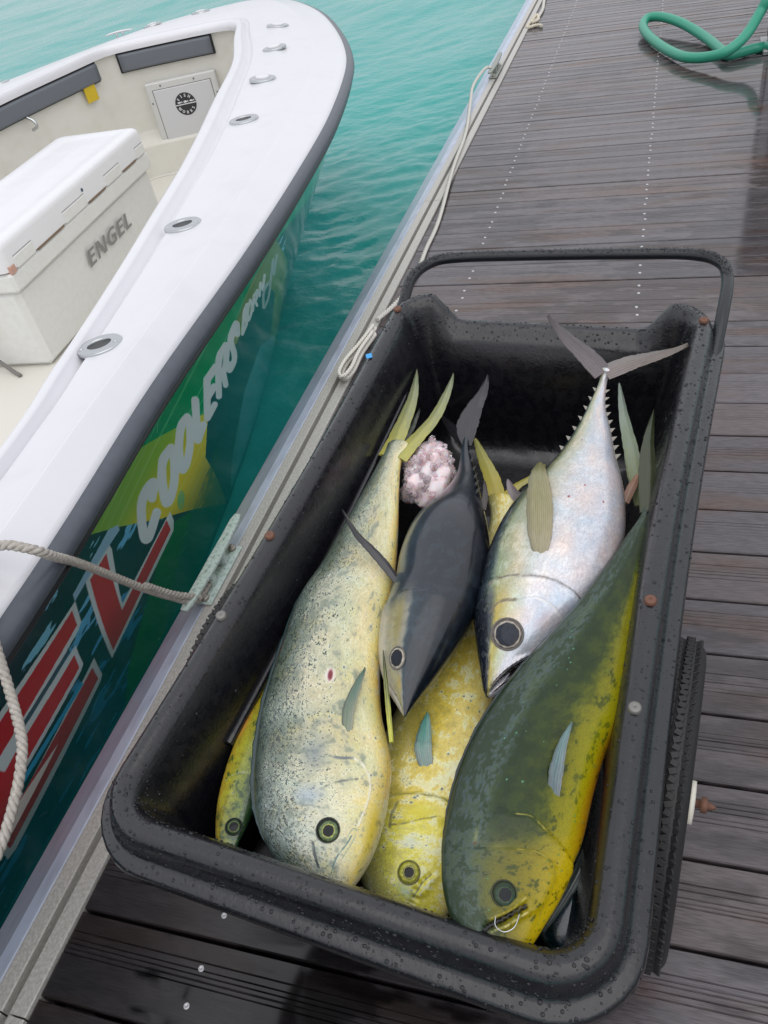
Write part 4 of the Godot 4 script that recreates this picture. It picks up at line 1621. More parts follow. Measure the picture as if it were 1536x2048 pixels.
	# wheels and axle
	var axle_l := xf.affine_inverse() * Vector3(0.07, 0.235, -0.64)
	for side in [1, -1]:
		var wb := Basis(Vector3.UP, CART_YAW)
		var hub := Vector3(0.062, 0.237, -0.645) if side == 1 else Vector3(0.062, 0.237, -0.645) - wb * Vector3(0.70, 0, 0)
		var wh := Node3D.new()
		wh.name = "wheel"
		cart.add_child(wh, true)
		wh.transform = Transform3D(wb * Basis(Vector3.BACK, -PI / 2 * side), hub)
		# local y is the axle, outwards
		mb = MB.new()
		var tp := []
		for i in 25:
			var a := TAU * i / 24.0
			var rr := 0.209 - cos(a) * 0.026
			var yy := sin(a) * 0.023
			tp.append(Vector2(0.209 + 0.027 * sin(a - PI * 0.5) * (1.0 if cos(a) > 0 else 0.9), 0.0245 * cos(a - PI * 0.5)))
		tp.reverse()
		mb.lathe(tp, 96)
		var rubber := mat(lin(0.013, 0.013, 0.014), 0.55)
		var tyre := part("tyre", mb.mesh(), rubber, wh)
		# zigzag tread blocks, raised
		mb = MB.new()
		for i in 150:
			var a := TAU * i / 150.0
			for lane in 3:
				var yy := (lane - 1) * 0.0115 + 0.0008 * (i % 2)
				var rr := 0.2352 - absf(lane - 1) * 0.0042
				var bb := Basis(Vector3.UP, -a) * Basis(Vector3.BACK, -0.42 * (lane - 1)) * Basis(Vector3.RIGHT, 0.35 if i % 2 == 0 else -0.35)
				mb.box(Vector3(rr * cos(a), yy, rr * sin(a)), Vector3(0.0034, 0.0100, 0.0082), 0.0006, bb)
		part("tread", mb.mesh(), rubber, wh)
		mb = MB.new()
		mb.lathe([Vector2(0.030, 0.014), Vector2(0.034, 0.010), Vector2(0.17, 0.006), Vector2(0.178, 0.018), Vector2(0.188, 0.018), Vector2(0.188, -0.018), Vector2(0.178, -0.018), Vector2(0.17, -0.006), Vector2(0.034, -0.010), Vector2(0.030, -0.014)], 48)
		part("rim", mb.mesh(), mat(lin(0.55, 0.53, 0.47), 0.5), wh)
		mb = MB.new()
		mb.lathe([Vector2(0.012, -0.02), Vector2(0.030, -0.02), Vector2(0.027, 0.026), Vector2(0.031, 0.028), Vector2(0.031, 0.034), Vector2(0.012, 0.035)], 32)
		part("hub", mb.mesh(), mat(lin(0.68, 0.66, 0.58), 0.5), wh)
		mb = MB.new()
		mb.lathe([Vector2(0.006, 0.034), Vector2(0.006, 0.042), Vector2(0.0115, 0.043), Vector2(0.0115, 0.051), Vector2(0.006, 0.052), Vector2(0.005, 0.058), Vector2(0.0002, 0.065)], 6)
		part("axle_nut", mb.mesh(), rust, wh)
	mb = MB.new()
	mb.tube(PackedVector3Array([Vector3(0.062, 0.237, -0.645), Vector3(0.062, 0.237, -0.645) - Basis(Vector3.UP, CART_YAW) * Vector3(0.70, 0, 0)]), 0.008, 10)
	part("axle", mb.mesh(), mat(lin(0.3, 0.28, 0.26), 0.5, 0.7), cart)
	for s in [-0.2, 0.2]:
		mb = MB.new()
		mb.xf = xf
		mb.box(Vector3(s, -0.335, 0.24), Vector3(0.05, 0.03, 0.5), 0.004)
		part("skid", mb.mesh(), tub_m, cart)
		mb = MB.new()
		mb.tube(PackedVector3Array([xf * Vector3(s, -0.34, 0.40), xf * Vector3(s, -0.34, 0.40) * Vector3(1, 0, 1) + Vector3(0, 0.002, 0)]), 0.014, 12)
		part("leg", mb.mesh(), hm, cart)
		mb = MB.new()
		mb.xf = xf
		mb.box(Vector3(s, -0.345, -0.27), Vector3(0.03, 0.05, 0.06), 0.003)
		part("axle_bracket", mb.mesh(), hm, cart)
	# rain drops standing on the rim and the handle
	var drop := MB.new()
	drop.lathe([Vector2(1.0, 0.0), Vector2(0.93, 0.26), Vector2(0.66, 0.46), Vector2(0.3, 0.56), Vector2(0.001, 0.58)], 8)
	var mm := MultiMesh.new()
	mm.transform_format = MultiMesh.TRANSFORM_3D
	mm.mesh = drop.mesh()
	var tr := []
	var rim_rows := []
	for q in range(8, 24): rim_rows.append(rows[q])
	for i in 4200:
		var q := rng.randi() % (rim_rows.size() - 1)
		var j: int = rng.randi() % (rim_rows[0].size() - 1)
		var u := rng.randf()
		var v := rng.randf()
		var a: Vector3 = rim_rows[q][j].lerp(rim_rows[q][j + 1], u)
		var b: Vector3 = rim_rows[q + 1][j].lerp(rim_rows[q + 1][j + 1], u)
		var t: Vector3 = rim_rows[q][j + 1] - rim_rows[q][j]
		var nn: Vector3 = (rim_rows[q + 1][j] - rim_rows[q][j]).cross(t).normalized()
		if nn.y < 0.0: nn = -nn
		if nn.y < 0.15: continue
		var r := 0.0007 + 0.0020 * pow(rng.randf(), 2.5)
		var x := nn.cross(Vector3.FORWARD).normalized()
		tr.append(xf * Transform3D(Basis(x, nn, x.cross(nn)).scaled_local(Vector3(r * rng.randf_range(0.8, 1.3), r, r)), a.lerp(b, v)))
	for i in 900:
		var k := 16 + rng.randi() % (hp.size() - 40)
		var t := (hp[k + 1] - hp[k]).normalized()
		var o := (Vector3.UP + Vector3(rng.randf_range(-1, 1), 0, rng.randf_range(-1, 1)))
		o = (o - t * o.dot(t)).normalized()
		var r := 0.0006 + 0.0012 * pow(rng.randf(), 3.0)
		tr.append(Transform3D(Basis(t, o, t.cross(o)).scaled_local(Vector3(r, r, r)), hp[k].lerp(hp[k + 1], rng.randf()) + o * 0.0126))
	mm.instance_count = tr.size()
	for i in tr.size(): mm.set_instance_transform(i, tr[i])
	var dm := mat(lin(0.010, 0.0105, 0.013), 0.03, 0.0, 0.45)
	var mi := MultiMeshInstance3D.new()
	mi.name = "rain_drops"
	mi.multimesh = mm
	mi.material_override = dm
	mi.set_meta("kind", "stuff")
	cart.add_child(mi, true)
	# torn blue flag of tape on the left rim
	mb = MB.new()
	mb.xf = xf
	mb.box(Vector3(-0.300, 0.002, -0.362), Vector3(0.012, 0.002, 0.014), 0.0005, Basis(Vector3.UP, 0.5))
	part("blue_tape", mb.mesh(), mat(lin(0.05, 0.33, 0.72), 0.5), cart)
	# a little bloody melt water on the bottom of the tub
	var wr := []
	for s in [1.0, 0.6, 0.01]:
		var row := PackedVector3Array()
		for p: Vector3 in cart_contour(-0.078, -0.292, 0):
			var g := xf * Vector3(p.x * s, p.y, p.z * s)
			row.append(Vector3(g.x, 0.262, g.z))
		wr.append(row)
	mb = MB.new()
	mb.grid(wr, [], true, true)
	var melt := part("melt_water", mb.mesh(), mat(lin(0.012, 0.008, 0.006), 0.04), self)
	melt.set_meta("label", "dark bloody melt water lying in the bottom of the black cart")
	melt.set_meta("category", "water")

# ---------------------------------------------------------------- the catch
func new_fish(f: FishForm, called: String, label: String, skin: StandardMaterial3D, group := "") -> Node3D:
	var o := thing(called, label, "fish", Vector3.ZERO, group)
	part("body", fish_mesh(f), skin, o)
	return o

func build_fish() -> void:
	var dark_pupil := mat(lin(0.006, 0.008, 0.012), 0.04)
	dark_pupil.clearcoat_enabled = true
	var gold := mat(lin(0.34, 0.33, 0.12), 0.25, 0.2)
	var grey_iris := mat(lin(0.13, 0.19, 0.13), 0.15, 0.2)
	var ring_dark := mat(lin(0.02, 0.025, 0.02), 0.3)
	var silver_ring := mat(lin(0.42, 0.40, 0.36), 0.25, 0.4)
	var tuna_ring := mat(lin(0.12, 0.11, 0.10), 0.3)
	var tuna_pupil := mat(lin(0.020, 0.026, 0.036), 0.05)
	tuna_pupil.clearcoat_enabled = true

	# big pale mahi on the left
	var f := fish_form([-336, -343, -317, -344, -373, -351, -306, -365, -418, -372, -295, -399, -452, -408, -291, -438, -473, -446, -293, -478, -489, -494, -302, -525, -508, -575, -335, -597, -518, -679, -356, -674, -521, -774, -369, -766, -506, -851, -376, -842, -494, -952, -396, -942, -483, -1042, -417, -1033, -474, -1125, -432, -1112, -471, -1158, -423, -1145], 0.42, 0.47, 0.46, 2.3, 0, 1)
	var skin := fish_skin(f, {"seed": 100, "girth": 0.27, "edge": 0.10,
		"body": [[0.0, c8(46, 64, 60)], [0.14, c8(64, 82, 76)], [0.30, c8(112, 124, 108)], [0.45, c8(176, 176, 152)], [0.62, c8(192, 186, 146)], [0.78, c8(216, 206, 152)], [0.88, c8(224, 200, 108)], [0.95, c8(218, 178, 84)], [1.0, c8(206, 196, 176)]],
		"head": [[0.0, c8(78, 98, 98)], [0.15, c8(124, 142, 142)], [0.4, c8(180, 186, 172)], [0.62, c8(204, 200, 168)], [0.8, c8(216, 198, 104)], [1.0, c8(208, 196, 164)]], "head_end": 0.28,
		"mottle": c8(104, 114, 100), "glint": 0.28, "mottle_amount": 0.6, "pale": c8(212, 212, 186), "pale_amount": 0.5, "fleck": c8(24, 38, 40), "fleck_amount": 1.0, "tint": c8(206, 188, 90), "tint_amount": 0.24, "gain": 1.0, "iris": 0.05,
		"spots": 70, "scratches": 30, "rough": 0.34, "coat": 0.6, "bump": 2.2,
		"lines": [[[0.358, 0.66, 0.345, 0.72, 0.31, 0.775, 0.26, 0.77, 0.205, 0.735], 0.0022, c8(222, 218, 196, 0.8), 1], [[0.284, 0.525, 0.300, 0.586, 0.312, 0.696], 0.0018, c8(96, 100, 92, 0.8), -1], [[0.36, 0.54, 0.356, 0.60, 0.358, 0.66], 0.0025, c8(96, 104, 108, 0.7), -1],
			[[0.087, 0.547, 0.127, 0.603, 0.158, 0.667, 0.181, 0.70], 0.0013, c8(70, 110, 116, 0.9), -1], [[0.100, 0.60, 0.150, 0.69, 0.19, 0.735, 0.195, 0.70, 0.165, 0.655], 0.0012, c8(150, 165, 140, 0.8), -1], [[0.105, 0.47, 0.135, 0.475, 0.165, 0.48], 0.002, c8(40, 52, 58, 0.8), -1]],
		"patches": [[0.488, 0.556, 0.014, 0.035, c8(222, 216, 212, 0.9), 0.6], [0.488, 0.556, 0.010, 0.016, c8(110, 16, 30), 0.5], [0.53, 0.15, 0.02, 0.02, c8(96, 30, 36, 0.7), 0.8], [0.36, 0.50, 0.05, 0.06, c8(108, 118, 128, 0.55), 0.9], [0.27, 0.48, 0.035, 0.08, c8(150, 168, 190, 0.6), 0.9], [0.2, 0.86, 0.12, 0.10, c8(206, 178, 40, 0.55), 0.9]]})
	var o := new_fish(f, "mahi", "largest pale mottled mahi along the left wall, small red nick in its flank", skin, "mahi in the cart")
	part("dorsal_fin", back_fin(f, 0.16, 0.90, 0.008, 0.03), fin_mat(c8(44, 66, 66), c8(34, 60, 62), c8(22, 36, 38), 0.3, 40.0), o)
	add_eye(o, f, 0.19, 0.556, 0.0142, [[0.0, c8(20, 26, 20)], [0.14, c8(30, 38, 28)], [0.2, c8(92, 108, 72)], [0.42, c8(104, 122, 86)], [0.47, c8(176, 178, 96)], [0.52, c8(150, 150, 70)], [0.56, c8(14, 18, 22)], [1.0, c8(10, 13, 18)]], ring_dark, 1.0, 0.20)
	var tail_m := fin_mat(c8(182, 176, 80), c8(136, 144, 112), c8(66, 76, 62), 0.4, 14.0)
	part("tail_lobe", fin_mesh([-461, 470, -1125, 20.8, -455, 476, -1184, 17.4, -452, 483, -1291, 11.2, -463, 490, -1384, 1.1], 0.005), tail_m, o)
	part("tail_lobe", fin_mesh([-438, 470, -1117, 18.7, -421, 475, -1160, 16.2, -394, 480, -1232, 12.7, -384, 485, -1312, 8.1, -382, 490, -1369, 1.0], 0.005), tail_m, o)
	var teal_fin := fin_mat(c8(116, 122, 100), c8(58, 92, 80), c8(130, 150, 132), 0.3, 7.0, 0.7)
	part("pectoral_fin", fin_mesh([-355, 482, -519, 10.3, -365, 483, -563, 9.1, -365, 481, -611, 5.7, -363, 480, -637, 1.1], 0.004, 0.25, 0.012), teal_fin, o)
	part("pelvic_fin", fin_mesh([-298, 470, -533, 2.7, -313, 476, -577, 3.5, -330, 483, -628, 2.9, -342, 490, -665, 0.7], 0.0025), fin_mat(c8(190, 190, 70), c8(40, 52, 40), c8(210, 200, 110), 0.35, 2.0), o)

	# small mahi under it
	f = fish_form([-487, -376, -500, -373, -486, -398, -515, -386, -484, -419, -527, -408, -482, -453, -540, -446, -478, -499, -549, -499, -466, -562, -551, -562, -463, -624, -545, -626, -475, -708, -547, -719, -488, -801, -549, -816, -503, -903, -539, -912, -515, -1005, -545, -1009], 0.4, 0.4, 0.45, 2.2, 0, 1)
	skin = fish_skin(f, {"seed": 140, "girth": 0.14, "edge": 0.08,
		"body": [[0.0, c8(30, 60, 60)], [0.3, c8(74, 100, 50)], [0.5, c8(140, 148, 30)], [0.75, c8(170, 150, 34)], [0.88, c8(206, 168, 60)], [1.0, c8(190, 176, 130)]],
		"head": [[0.0, c8(36, 88, 92)], [0.35, c8(90, 120, 50)], [0.6, c8(126, 126, 34)], [0.85, c8(160, 130, 40)], [1.0, c8(176, 166, 120)]], "head_end": 0.3,
		"mottle": c8(40, 66, 26), "mottle_amount": 0.8, "pale": c8(176, 186, 50), "pale_amount": 0.5, "fleck": c8(20, 34, 22), "fleck_amount": 0.6, "spots": 24,
		"lines": [[[0.348, 0.75, 0.37, 0.55, 0.378, 0.355], 0.0016, c8(150, 160, 110, 0.8), -1]], "patches": [[0.5, 0.8, 0.05, 0.1, c8(216, 120, 60, 0.6), 0.9]], "rough": 0.3})
	o = new_fish(f, "mahi", "narrow yellow-green mahi squeezed between the left wall and the largest mahi", skin, "mahi in the cart")
	add_eye(o, f, 0.179, 0.40, 0.0112, [[0.0, c8(20, 30, 20)], [0.3, c8(50, 76, 50)], [0.42, c8(120, 130, 60)], [0.48, c8(14, 18, 22)], [1.0, c8(10, 13, 18)]], ring_dark, 1.0, 0.14)
	part("tail_lobe", fin_mesh([-517, 400, -1011, 13.1, -491, 410, -1138, 13.7, -464, 419, -1263, 9.2, -456, 429, -1292, 7.3, -448, 439, -1317, 1.0], 0.004), fin_mat(c8(70, 80, 50), c8(42, 52, 40), c8(24, 32, 28)), o)

	# yellow mahi in the middle, lowest layer
	f = fish_form([-239, -359, -211, -365, -273, -364, -202, -381, -311, -381, -196, -410, -338, -419, -194, -449, -351, -469, -194, -504, -354, -544, -194, -579, -344, -638, -194, -653, -323, -734, -195, -723, -298, -850, -209, -840, -274, -980, -226, -985, -269, -1083, -230, -1087, -283, -1137, -230, -1134], 0.345, 0.36, 0.5, 2.3, 0, 1)
	f.relief = [[[0.39, 0.36, 0.392, 0.45, 0.388, 0.552, 0.38, 0.667, 0.36, 0.74, 0.30, 0.78], 1, 0.05, 0.0045, 1.0], [[0.33, 0.40, 0.332, 0.48, 0.34, 0.56, 0.345, 0.654, 0.31, 0.70], 1, 0.03, 0.0025, 1.0], [[0.10, 0.46, 0.155, 0.53, 0.181, 0.572, 0.205, 0.635], 0, 0.004, -0.004], [[0.14, 0.54, 0.17, 0.61, 0.20, 0.66], 0, 0.006, 0.003]]
	skin = fish_skin(f, {"seed": 180, "girth": 0.24, "edge": 0.08,
		"body": [[0.0, c8(70, 72, 50)], [0.15, c8(122, 118, 78)], [0.30, c8(160, 150, 72)], [0.5, c8(208, 186, 76)], [0.7, c8(222, 202, 112)], [0.85, c8(220, 200, 140)], [1.0, c8(208, 188, 166)]],
		"head": [[0.0, c8(140, 146, 110)], [0.2, c8(170, 170, 110)], [0.42, c8(204, 200, 70)], [0.6, c8(218, 206, 60)], [0.8, c8(222, 204, 120)], [1.0, c8(206, 190, 150)]], "head_end": 0.36,
		"mottle": c8(140, 130, 70), "mottle_amount": 0.35, "pale": c8(232, 230, 190), "pale_amount": 0.72, "fleck": c8(60, 66, 52), "fleck_amount": 0.5,
		"glint": 0.35, "gain": 1.12, "spots": 130, "spot_span": 0.75, "scratches": 14, "rough": 0.34, "coat": 0.5,
		"lines": [[[0.386, 0.40, 0.390, 0.47, 0.386, 0.552, 0.38, 0.667, 0.366, 0.735], 0.0018, c8(176, 170, 100, 0.8), -1], [[0.328, 0.42, 0.329, 0.479, 0.338, 0.55, 0.345, 0.654], 0.0014, c8(140, 132, 84, 0.7), -1], [[0.375, 0.44, 0.350, 0.42, 0.322, 0.42], 0.002, c8(130, 130, 100, 0.6), -1],
			[[0.133, 0.491, 0.155, 0.53, 0.181, 0.572, 0.205, 0.635], 0.0012, c8(140, 150, 110, 0.9), -1], [[0.14, 0.53, 0.17, 0.60, 0.19, 0.64], 0.0012, c8(200, 210, 200, 0.8), 1]],
		"patches": [[0.355, 0.55, 0.022, 0.09, c8(226, 214, 20, 0.75), 0.8], [0.29, 0.52, 0.02, 0.06, c8(226, 236, 232, 0.8), 0.9], [0.16, 0.46, 0.05, 0.06, c8(150, 190, 200, 0.5), 0.9]]})
	o = new_fish(f, "mahi", "bright yellow spotted mahi lying lowest in the middle, under both tuna", skin, "mahi in the cart")
	add_eye(o, f, 0.211, 0.504, 0.0138, [[0.0, c8(120, 122, 40)], [0.2, c8(190, 188, 80)], [0.36, c8(206, 206, 110)], [0.44, c8(120, 122, 50)], [0.52, c8(214, 206, 120)], [0.57, c8(20, 22, 24)], [1.0, c8(12, 15, 20)]], mat(lin(0.20, 0.20, 0.06), 0.3), 1.0, 0.10)
	tail_m = fin_mat(c8(190, 172, 60), c8(170, 168, 90), c8(110, 112, 60), 0.4, 12.0)
	part("tail_lobe", fin_mesh([-258, 359, -1124, 15.3, -279, 373, -1180, 15.7, -306, 386, -1231, 11.0, -328, 400, -1273, 3.1], 0.004), tail_m, o)
	part("tail_lobe", fin_mesh([-255, 359, -1131, 15.4, -233, 370, -1165, 9.7, -207, 379, -1184, 6.8, -181, 390, -1211, 2.0], 0.004), tail_m, o)
	part("pectoral_fin", fin_mesh([-261, 395, -541, 14.5, -273, 398, -570, 13.2, -277, 401, -601, 8.9, -279, 403, -627, 1.5], 0.004, 0.3, 0.012), fin_mat(c8(120, 140, 136), c8(88, 160, 150), c8(170, 200, 180), 0.3, 8.0, 0.6), o)

	# dark mahi wedged low in the right corner
	f = fish_form([-61, -344, -45, -349, -82, -358, -26, -375, -97, -383, -13, -408, -102, -423, -4, -451, -101, -487, 0, -509, -92, -573, 5, -589, -76, -686, 11, -699, -58, -816, 16, -815, -29, -955, 21, -960, -9, -1063, 24, -1066, -13, -1113, 28, -1109], 0.385, 0.4, 0.45, 2.2, 0, 1)
	skin = fish_skin(f, {"seed": 220, "girth": 0.16, "edge": 0.12,
		"body": [[0.0, c8(16, 44, 44)], [0.3, c8(10, 44, 50)], [0.6, c8(8, 36, 56)], [0.8, c8(12, 44, 40)], [1.0, c8(20, 34, 24)]],
		"head": [[0.0, c8(14, 60, 56)], [0.5, c8(10, 40, 70)], [1.0, c8(18, 44, 36)]], "head_end": 0.3,
		"mottle": c8(6, 20, 18), "mottle_amount": 0.7, "pale": c8(26, 84, 84), "pale_amount": 0.5, "fleck": c8(6, 12, 10), "fleck_amount": 0.6, "spots": 60, "spot": c8(90, 170, 160, 0.8), "halo": c8(20, 60, 60, 0.2), "rough": 0.25})
	o = new_fish(f, "mahi", "dark blue-green mahi wedged deep against the right wall, mostly hidden", skin, "mahi in the cart")
	tail_m = fin_mat(c8(150, 160, 110), c8(150, 164, 150), c8(84, 96, 84), 0.4, 12.0)
	part("tail_lobe", fin_mesh([0, 429, -1067, 12.5, -14, 439, -1133, 13.8, -24, 449, -1190, 13.2, -42, 459, -1281, 8.8, -55, 470, -1368, 2.0], 0.004), tail_m, o)
	part("tail_lobe", fin_mesh([15, 449, -1059, 8.8, 22, 467, -1103, 8.9, 35, 484, -1177, 10.1, 45, 502, -1256, 8.6, 49, 520, -1301, 3.9], 0.004), tail_m, o)
	part("dorsal_fin", fin_mesh([-31, 434, -601, 2.1, -29, 431, -532, 6.1, -32, 429, -480, 7.4, -46, 426, -429, 7.2, -64, 423, -386, 4.5, -80, 420, -354, 1.3], 0.003), fin_mat(c8(40, 48, 48), c8(88, 98, 98), c8(26, 32, 34), 0.25, 3.0), o)

	# green mahi on the right, on top; grey sky reflection painted into its back
	f = fish_form([-123, -301, -95, -308, -147, -306, -86, -319, -172, -324, -76, -342, -186, -350, -63, -374, -193, -376, -54, -409, -198, -410, -44, -445, -197, -480, -36, -508, -182, -556, -25, -563, -154, -628, -5, -615, -120, -696, 5, -678, -83, -769, 11, -754, -47, -850, 15, -832, -19, -922, 19, -912, -1, -969, 21, -965, -2, -1002, 25, -999], 0.475, 0.5, 0.42, 2.2, 12, 1)
	f.relief = [[[0.372, 0.45, 0.368, 0.55, 0.352, 0.615, 0.323, 0.726, 0.30, 0.85, 0.285, 0.93], 1, 0.05, 0.0045, 1.0], [[0.30, 0.48, 0.299, 0.58, 0.295, 0.629, 0.272, 0.726, 0.235, 0.775, 0.181, 0.769], 1, 0.03, 0.0025, 1.0], [[0.07, 0.30, 0.100, 0.36, 0.129, 0.50, 0.150, 0.57, 0.172, 0.64], 0, 0.006, -0.005], [[0.11, 0.52, 0.14, 0.60, 0.175, 0.70], 0, 0.007, 0.004], [[0.13, 0.42, 0.16, 0.53, 0.19, 0.61], 0, 0.006, 0.003]]
	skin = fish_skin(f, {"seed": 260, "girth": 0.23, "edge": 0.05,
		"body": [[0.0, c8(40, 54, 56)], [0.18, c8(60, 76, 78)], [0.36, c8(70, 86, 84)], [0.42, c8(30, 48, 26)], [0.56, c8(44, 58, 10)], [0.64, c8(112, 110, 2)], [0.80, c8(150, 138, 3)], [0.91, c8(168, 120, 14)], [1.0, c8(180, 160, 80)]],
		"head": [[0.0, c8(44, 58, 58)], [0.34, c8(68, 84, 80)], [0.43, c8(84, 86, 40)], [0.54, c8(108, 100, 8)], [0.76, c8(166, 146, 8)], [0.92, c8(200, 172, 20)], [1.0, c8(170, 160, 110)]], "head_end": 0.33,
		"mottle": c8(26, 42, 10), "mottle_amount": 0.6, "pale": c8(124, 130, 20), "pale_amount": 0.12, "fleck": c8(20, 36, 14), "fleck_amount": 0.35, "spot_size": 0.7, "spec": 0.4,
		"spots": 110, "spot": c8(110, 170, 140, 0.75), "halo": c8(20, 50, 30, 0.3), "spot_span": 0.7, "rough": 0.28, "coat": 0.12, "coat_rough": 0.06, "bump": 1.2, "normal": 0.5,
		"lines": [[[0.371, 0.49, 0.368, 0.55, 0.352, 0.615, 0.323, 0.726, 0.30, 0.85, 0.285, 0.93], 0.0011, c8(176, 164, 84, 0.8), 1], [[0.30, 0.521, 0.299, 0.58, 0.295, 0.629, 0.272, 0.726, 0.235, 0.775, 0.181, 0.769, 0.15, 0.80], 0.0013, c8(150, 140, 60, 0.85), 1],
			[[0.100, 0.36, 0.129, 0.50, 0.150, 0.57, 0.172, 0.64], 0.0045, c8(18, 16, 14), -1], [[0.095, 0.42, 0.12, 0.55, 0.158, 0.66], 0.0020, c8(186, 176, 110, 0.8), 1], [[0.13, 0.44, 0.16, 0.56, 0.19, 0.62], 0.0022, c8(160, 150, 70, 0.8), 1]],
		"patches": [[0.30, 0.44, 0.02, 0.05, c8(140, 134, 60, 0.5), 0.9], [0.42, 0.97, 0.10, 0.05, c8(220, 110, 30, 0.85), 0.8], [0.315, 0.33, 0.006, 0.012, c8(60, 22, 24, 0.9), 0.7], [0.33, 0.33, 0.03, 0.02, c8(150, 150, 90, 0.5), 0.9], [0.50, 0.75, 0.16, 0.10, c8(136, 140, 8, 0.5), 1.0]]})
	o = new_fish(f, "mahi", "sleek dark green mahi on top along the right wall, hook in its jaw", skin, "mahi in the cart")
	part("dorsal_fin", back_fin(f, 0.30, 0.88, 0.005, 0.02), fin_mat(c8(28, 44, 42), c8(22, 36, 36), c8(14, 24, 24), 0.3, 40.0), o)
	add_eye(o, f, 0.194, 0.504, 0.0132, [[0.0, c8(22, 30, 12)], [0.2, c8(44, 58, 36)], [0.40, c8(30, 56, 52)], [0.46, c8(86, 90, 40)], [0.5, c8(10, 20, 26)], [1.0, c8(6, 12, 18)]], mat(lin(0.03, 0.035, 0.01), 0.25), 1.0, 0.14)
	tail_m = fin_mat(c8(48, 54, 8), c8(38, 48, 12), c8(20, 28, 6), 0.35, 8.0)
	part("tail_lobe", fin_mesh([9, 499, -973, 12.3, 6, 510, -1045, 14.4, 4, 520, -1124, 9.7, 10, 530, -1199, 0.9], 0.006), tail_m, o)
	part("tail_lobe", fin_mesh([25, 490, -1003, 6.7, 31, 493, -1060, 6.9, 35, 496, -1121, 5.3, 38, 500, -1174, 0.9], 0.004), tail_m, o)
	part("pectoral_fin", fin_mesh([-79, 511, -468, 11.2, -79, 516, -498, 8.8, -75, 521, -534, 5.7, -67, 524, -564, 1.0], 0.004, 0.4, 0.012), fin_mat(c8(76, 94, 100), c8(104, 136, 134), c8(40, 54, 62), 0.2, 5.0, 0.6), o)
	var mb := MB.new()
	var jaw := f.at(0.125, 0.50)
	mb.tube(smooth_path([jaw + Vector3(-0.005, 0.004, -0.006), jaw + Vector3(-0.004, 0.005, 0.006), jaw + Vector3(0.006, 0.006, 0.011), jaw + Vector3(0.016, 0.006, 0.004), jaw + Vector3(0.019, 0.005, -0.010)], 6), 0.0007, 8)
	var hook := part("fish_hook", mb.mesh(), steel, self)
	hook.set_meta("label", "bright wire hook caught in the jaw of the dark green mahi")
	hook.set_meta("category", "hook")

	# dark-backed tuna
	f = fish_form([-292, -582, -297, -583, -282, -607, -313, -602, -269, -638, -332, -626, -254, -681, -351, -660, -240, -728, -364, -700, -228, -775, -372, -755, -221, -830, -371, -818, -228, -897, -378, -884, -244, -960, -372, -952, -266, -1027, -341, -1024, -288, -1093, -324, -1090, -312, -1160, -329, -1167, -318, -1193, -333, -1199], 0.46, 0.46, 0.84, 2, 38, 1)
	f.relief = [[[0.40, 0.36, 0.41, 0.50, 0.41, 0.62, 0.39, 0.786, 0.33, 0.90], 1, 0.05, 0.003, 1.0], [[0.02, 0.5, 0.08, 0.58, 0.15, 0.66], 0, 0.004, -0.003]]
	f.far_k = 0.55
	skin = fish_skin(f, {"seed": 300, "girth": 0.25, "edge": 0.025,
		"body": [[0.0, c8(12, 17, 26)], [0.40, c8(18, 28, 40)], [0.52, c8(34, 52, 64)], [0.60, c8(70, 84, 88)], [0.68, c8(120, 122, 112)], [0.78, c8(150, 146, 130)], [0.9, c8(172, 164, 156)], [1.0, c8(186, 180, 176)]],
		"head": [[0.0, c8(13, 19, 28)], [0.28, c8(20, 32, 44)], [0.345, c8(40, 58, 68)], [0.375, c8(140, 136, 120)], [0.47, c8(150, 142, 98)], [0.62, c8(178, 174, 164)], [1.0, c8(190, 184, 180)]], "head_end": 0.40,
		"mottle": c8(20, 28, 38), "mottle_amount": 0.15, "pale": c8(88, 112, 122), "pale_amount": 0.16, "fleck": c8(14, 18, 26), "fleck_amount": 0.10, "rough": 0.30, "coat": 0.45, "coat_rough": 0.10, "bump": 1.0, "normal": 0.5,
		"lines": [[[0.384, 0.40, 0.40, 0.50, 0.41, 0.62, 0.39, 0.786], 0.0014, c8(96, 96, 96, 0.7), -1], [[0.02, 0.5, 0.08, 0.58, 0.15, 0.66], 0.0016, c8(40, 40, 40, 0.8), -1], [[0.5, 0.40, 0.56, 0.44, 0.60, 0.44], 0.0010, c8(10, 14, 20, 0.7), -1]],
		"patches": [[0.13, 0.42, 0.045, 0.05, c8(166, 140, 50, 0.7), 0.9], [0.33, 0.44, 0.09, 0.05, c8(120, 108, 36, 0.6), 0.9], [0.47, 0.86, 0.05, 0.05, c8(190, 120, 120, 0.5), 0.9]]})
	o = new_fish(f, "tuna", "smaller tuna with a black back, lying beside the ice", skin, "tuna in the cart")
	add_eye(o, f, 0.215, 0.425, 0.0160, [[0.0, c8(60, 56, 52)], [0.10, c8(150, 144, 132)], [0.2, c8(176, 170, 156)], [0.26, c8(70, 64, 60)], [0.32, c8(22, 26, 34)], [1.0, c8(26, 32, 44)]], tuna_ring, 0.8, 0.06, 0.32)
	var dusk := fin_mat(c8(48, 46, 50), c8(34, 34, 40), c8(22, 22, 26), 0.3, 6.0)
	part("tail_lobe", fin_mesh([-320, 459, -1175, 7.6, -328, 470, -1223, 21.3, -322, 480, -1270, 17.8, -311, 490, -1306, 11.0, -307, 500, -1349, 2.0], 0.005), dusk, o)
	part("tail_lobe", fin_mesh([-328, 439, -1199, 7.8, -358, 413, -1267, 14.2, -394, 386, -1335, 10.6, -434, 359, -1406, 2.2], 0.005), dusk, o)
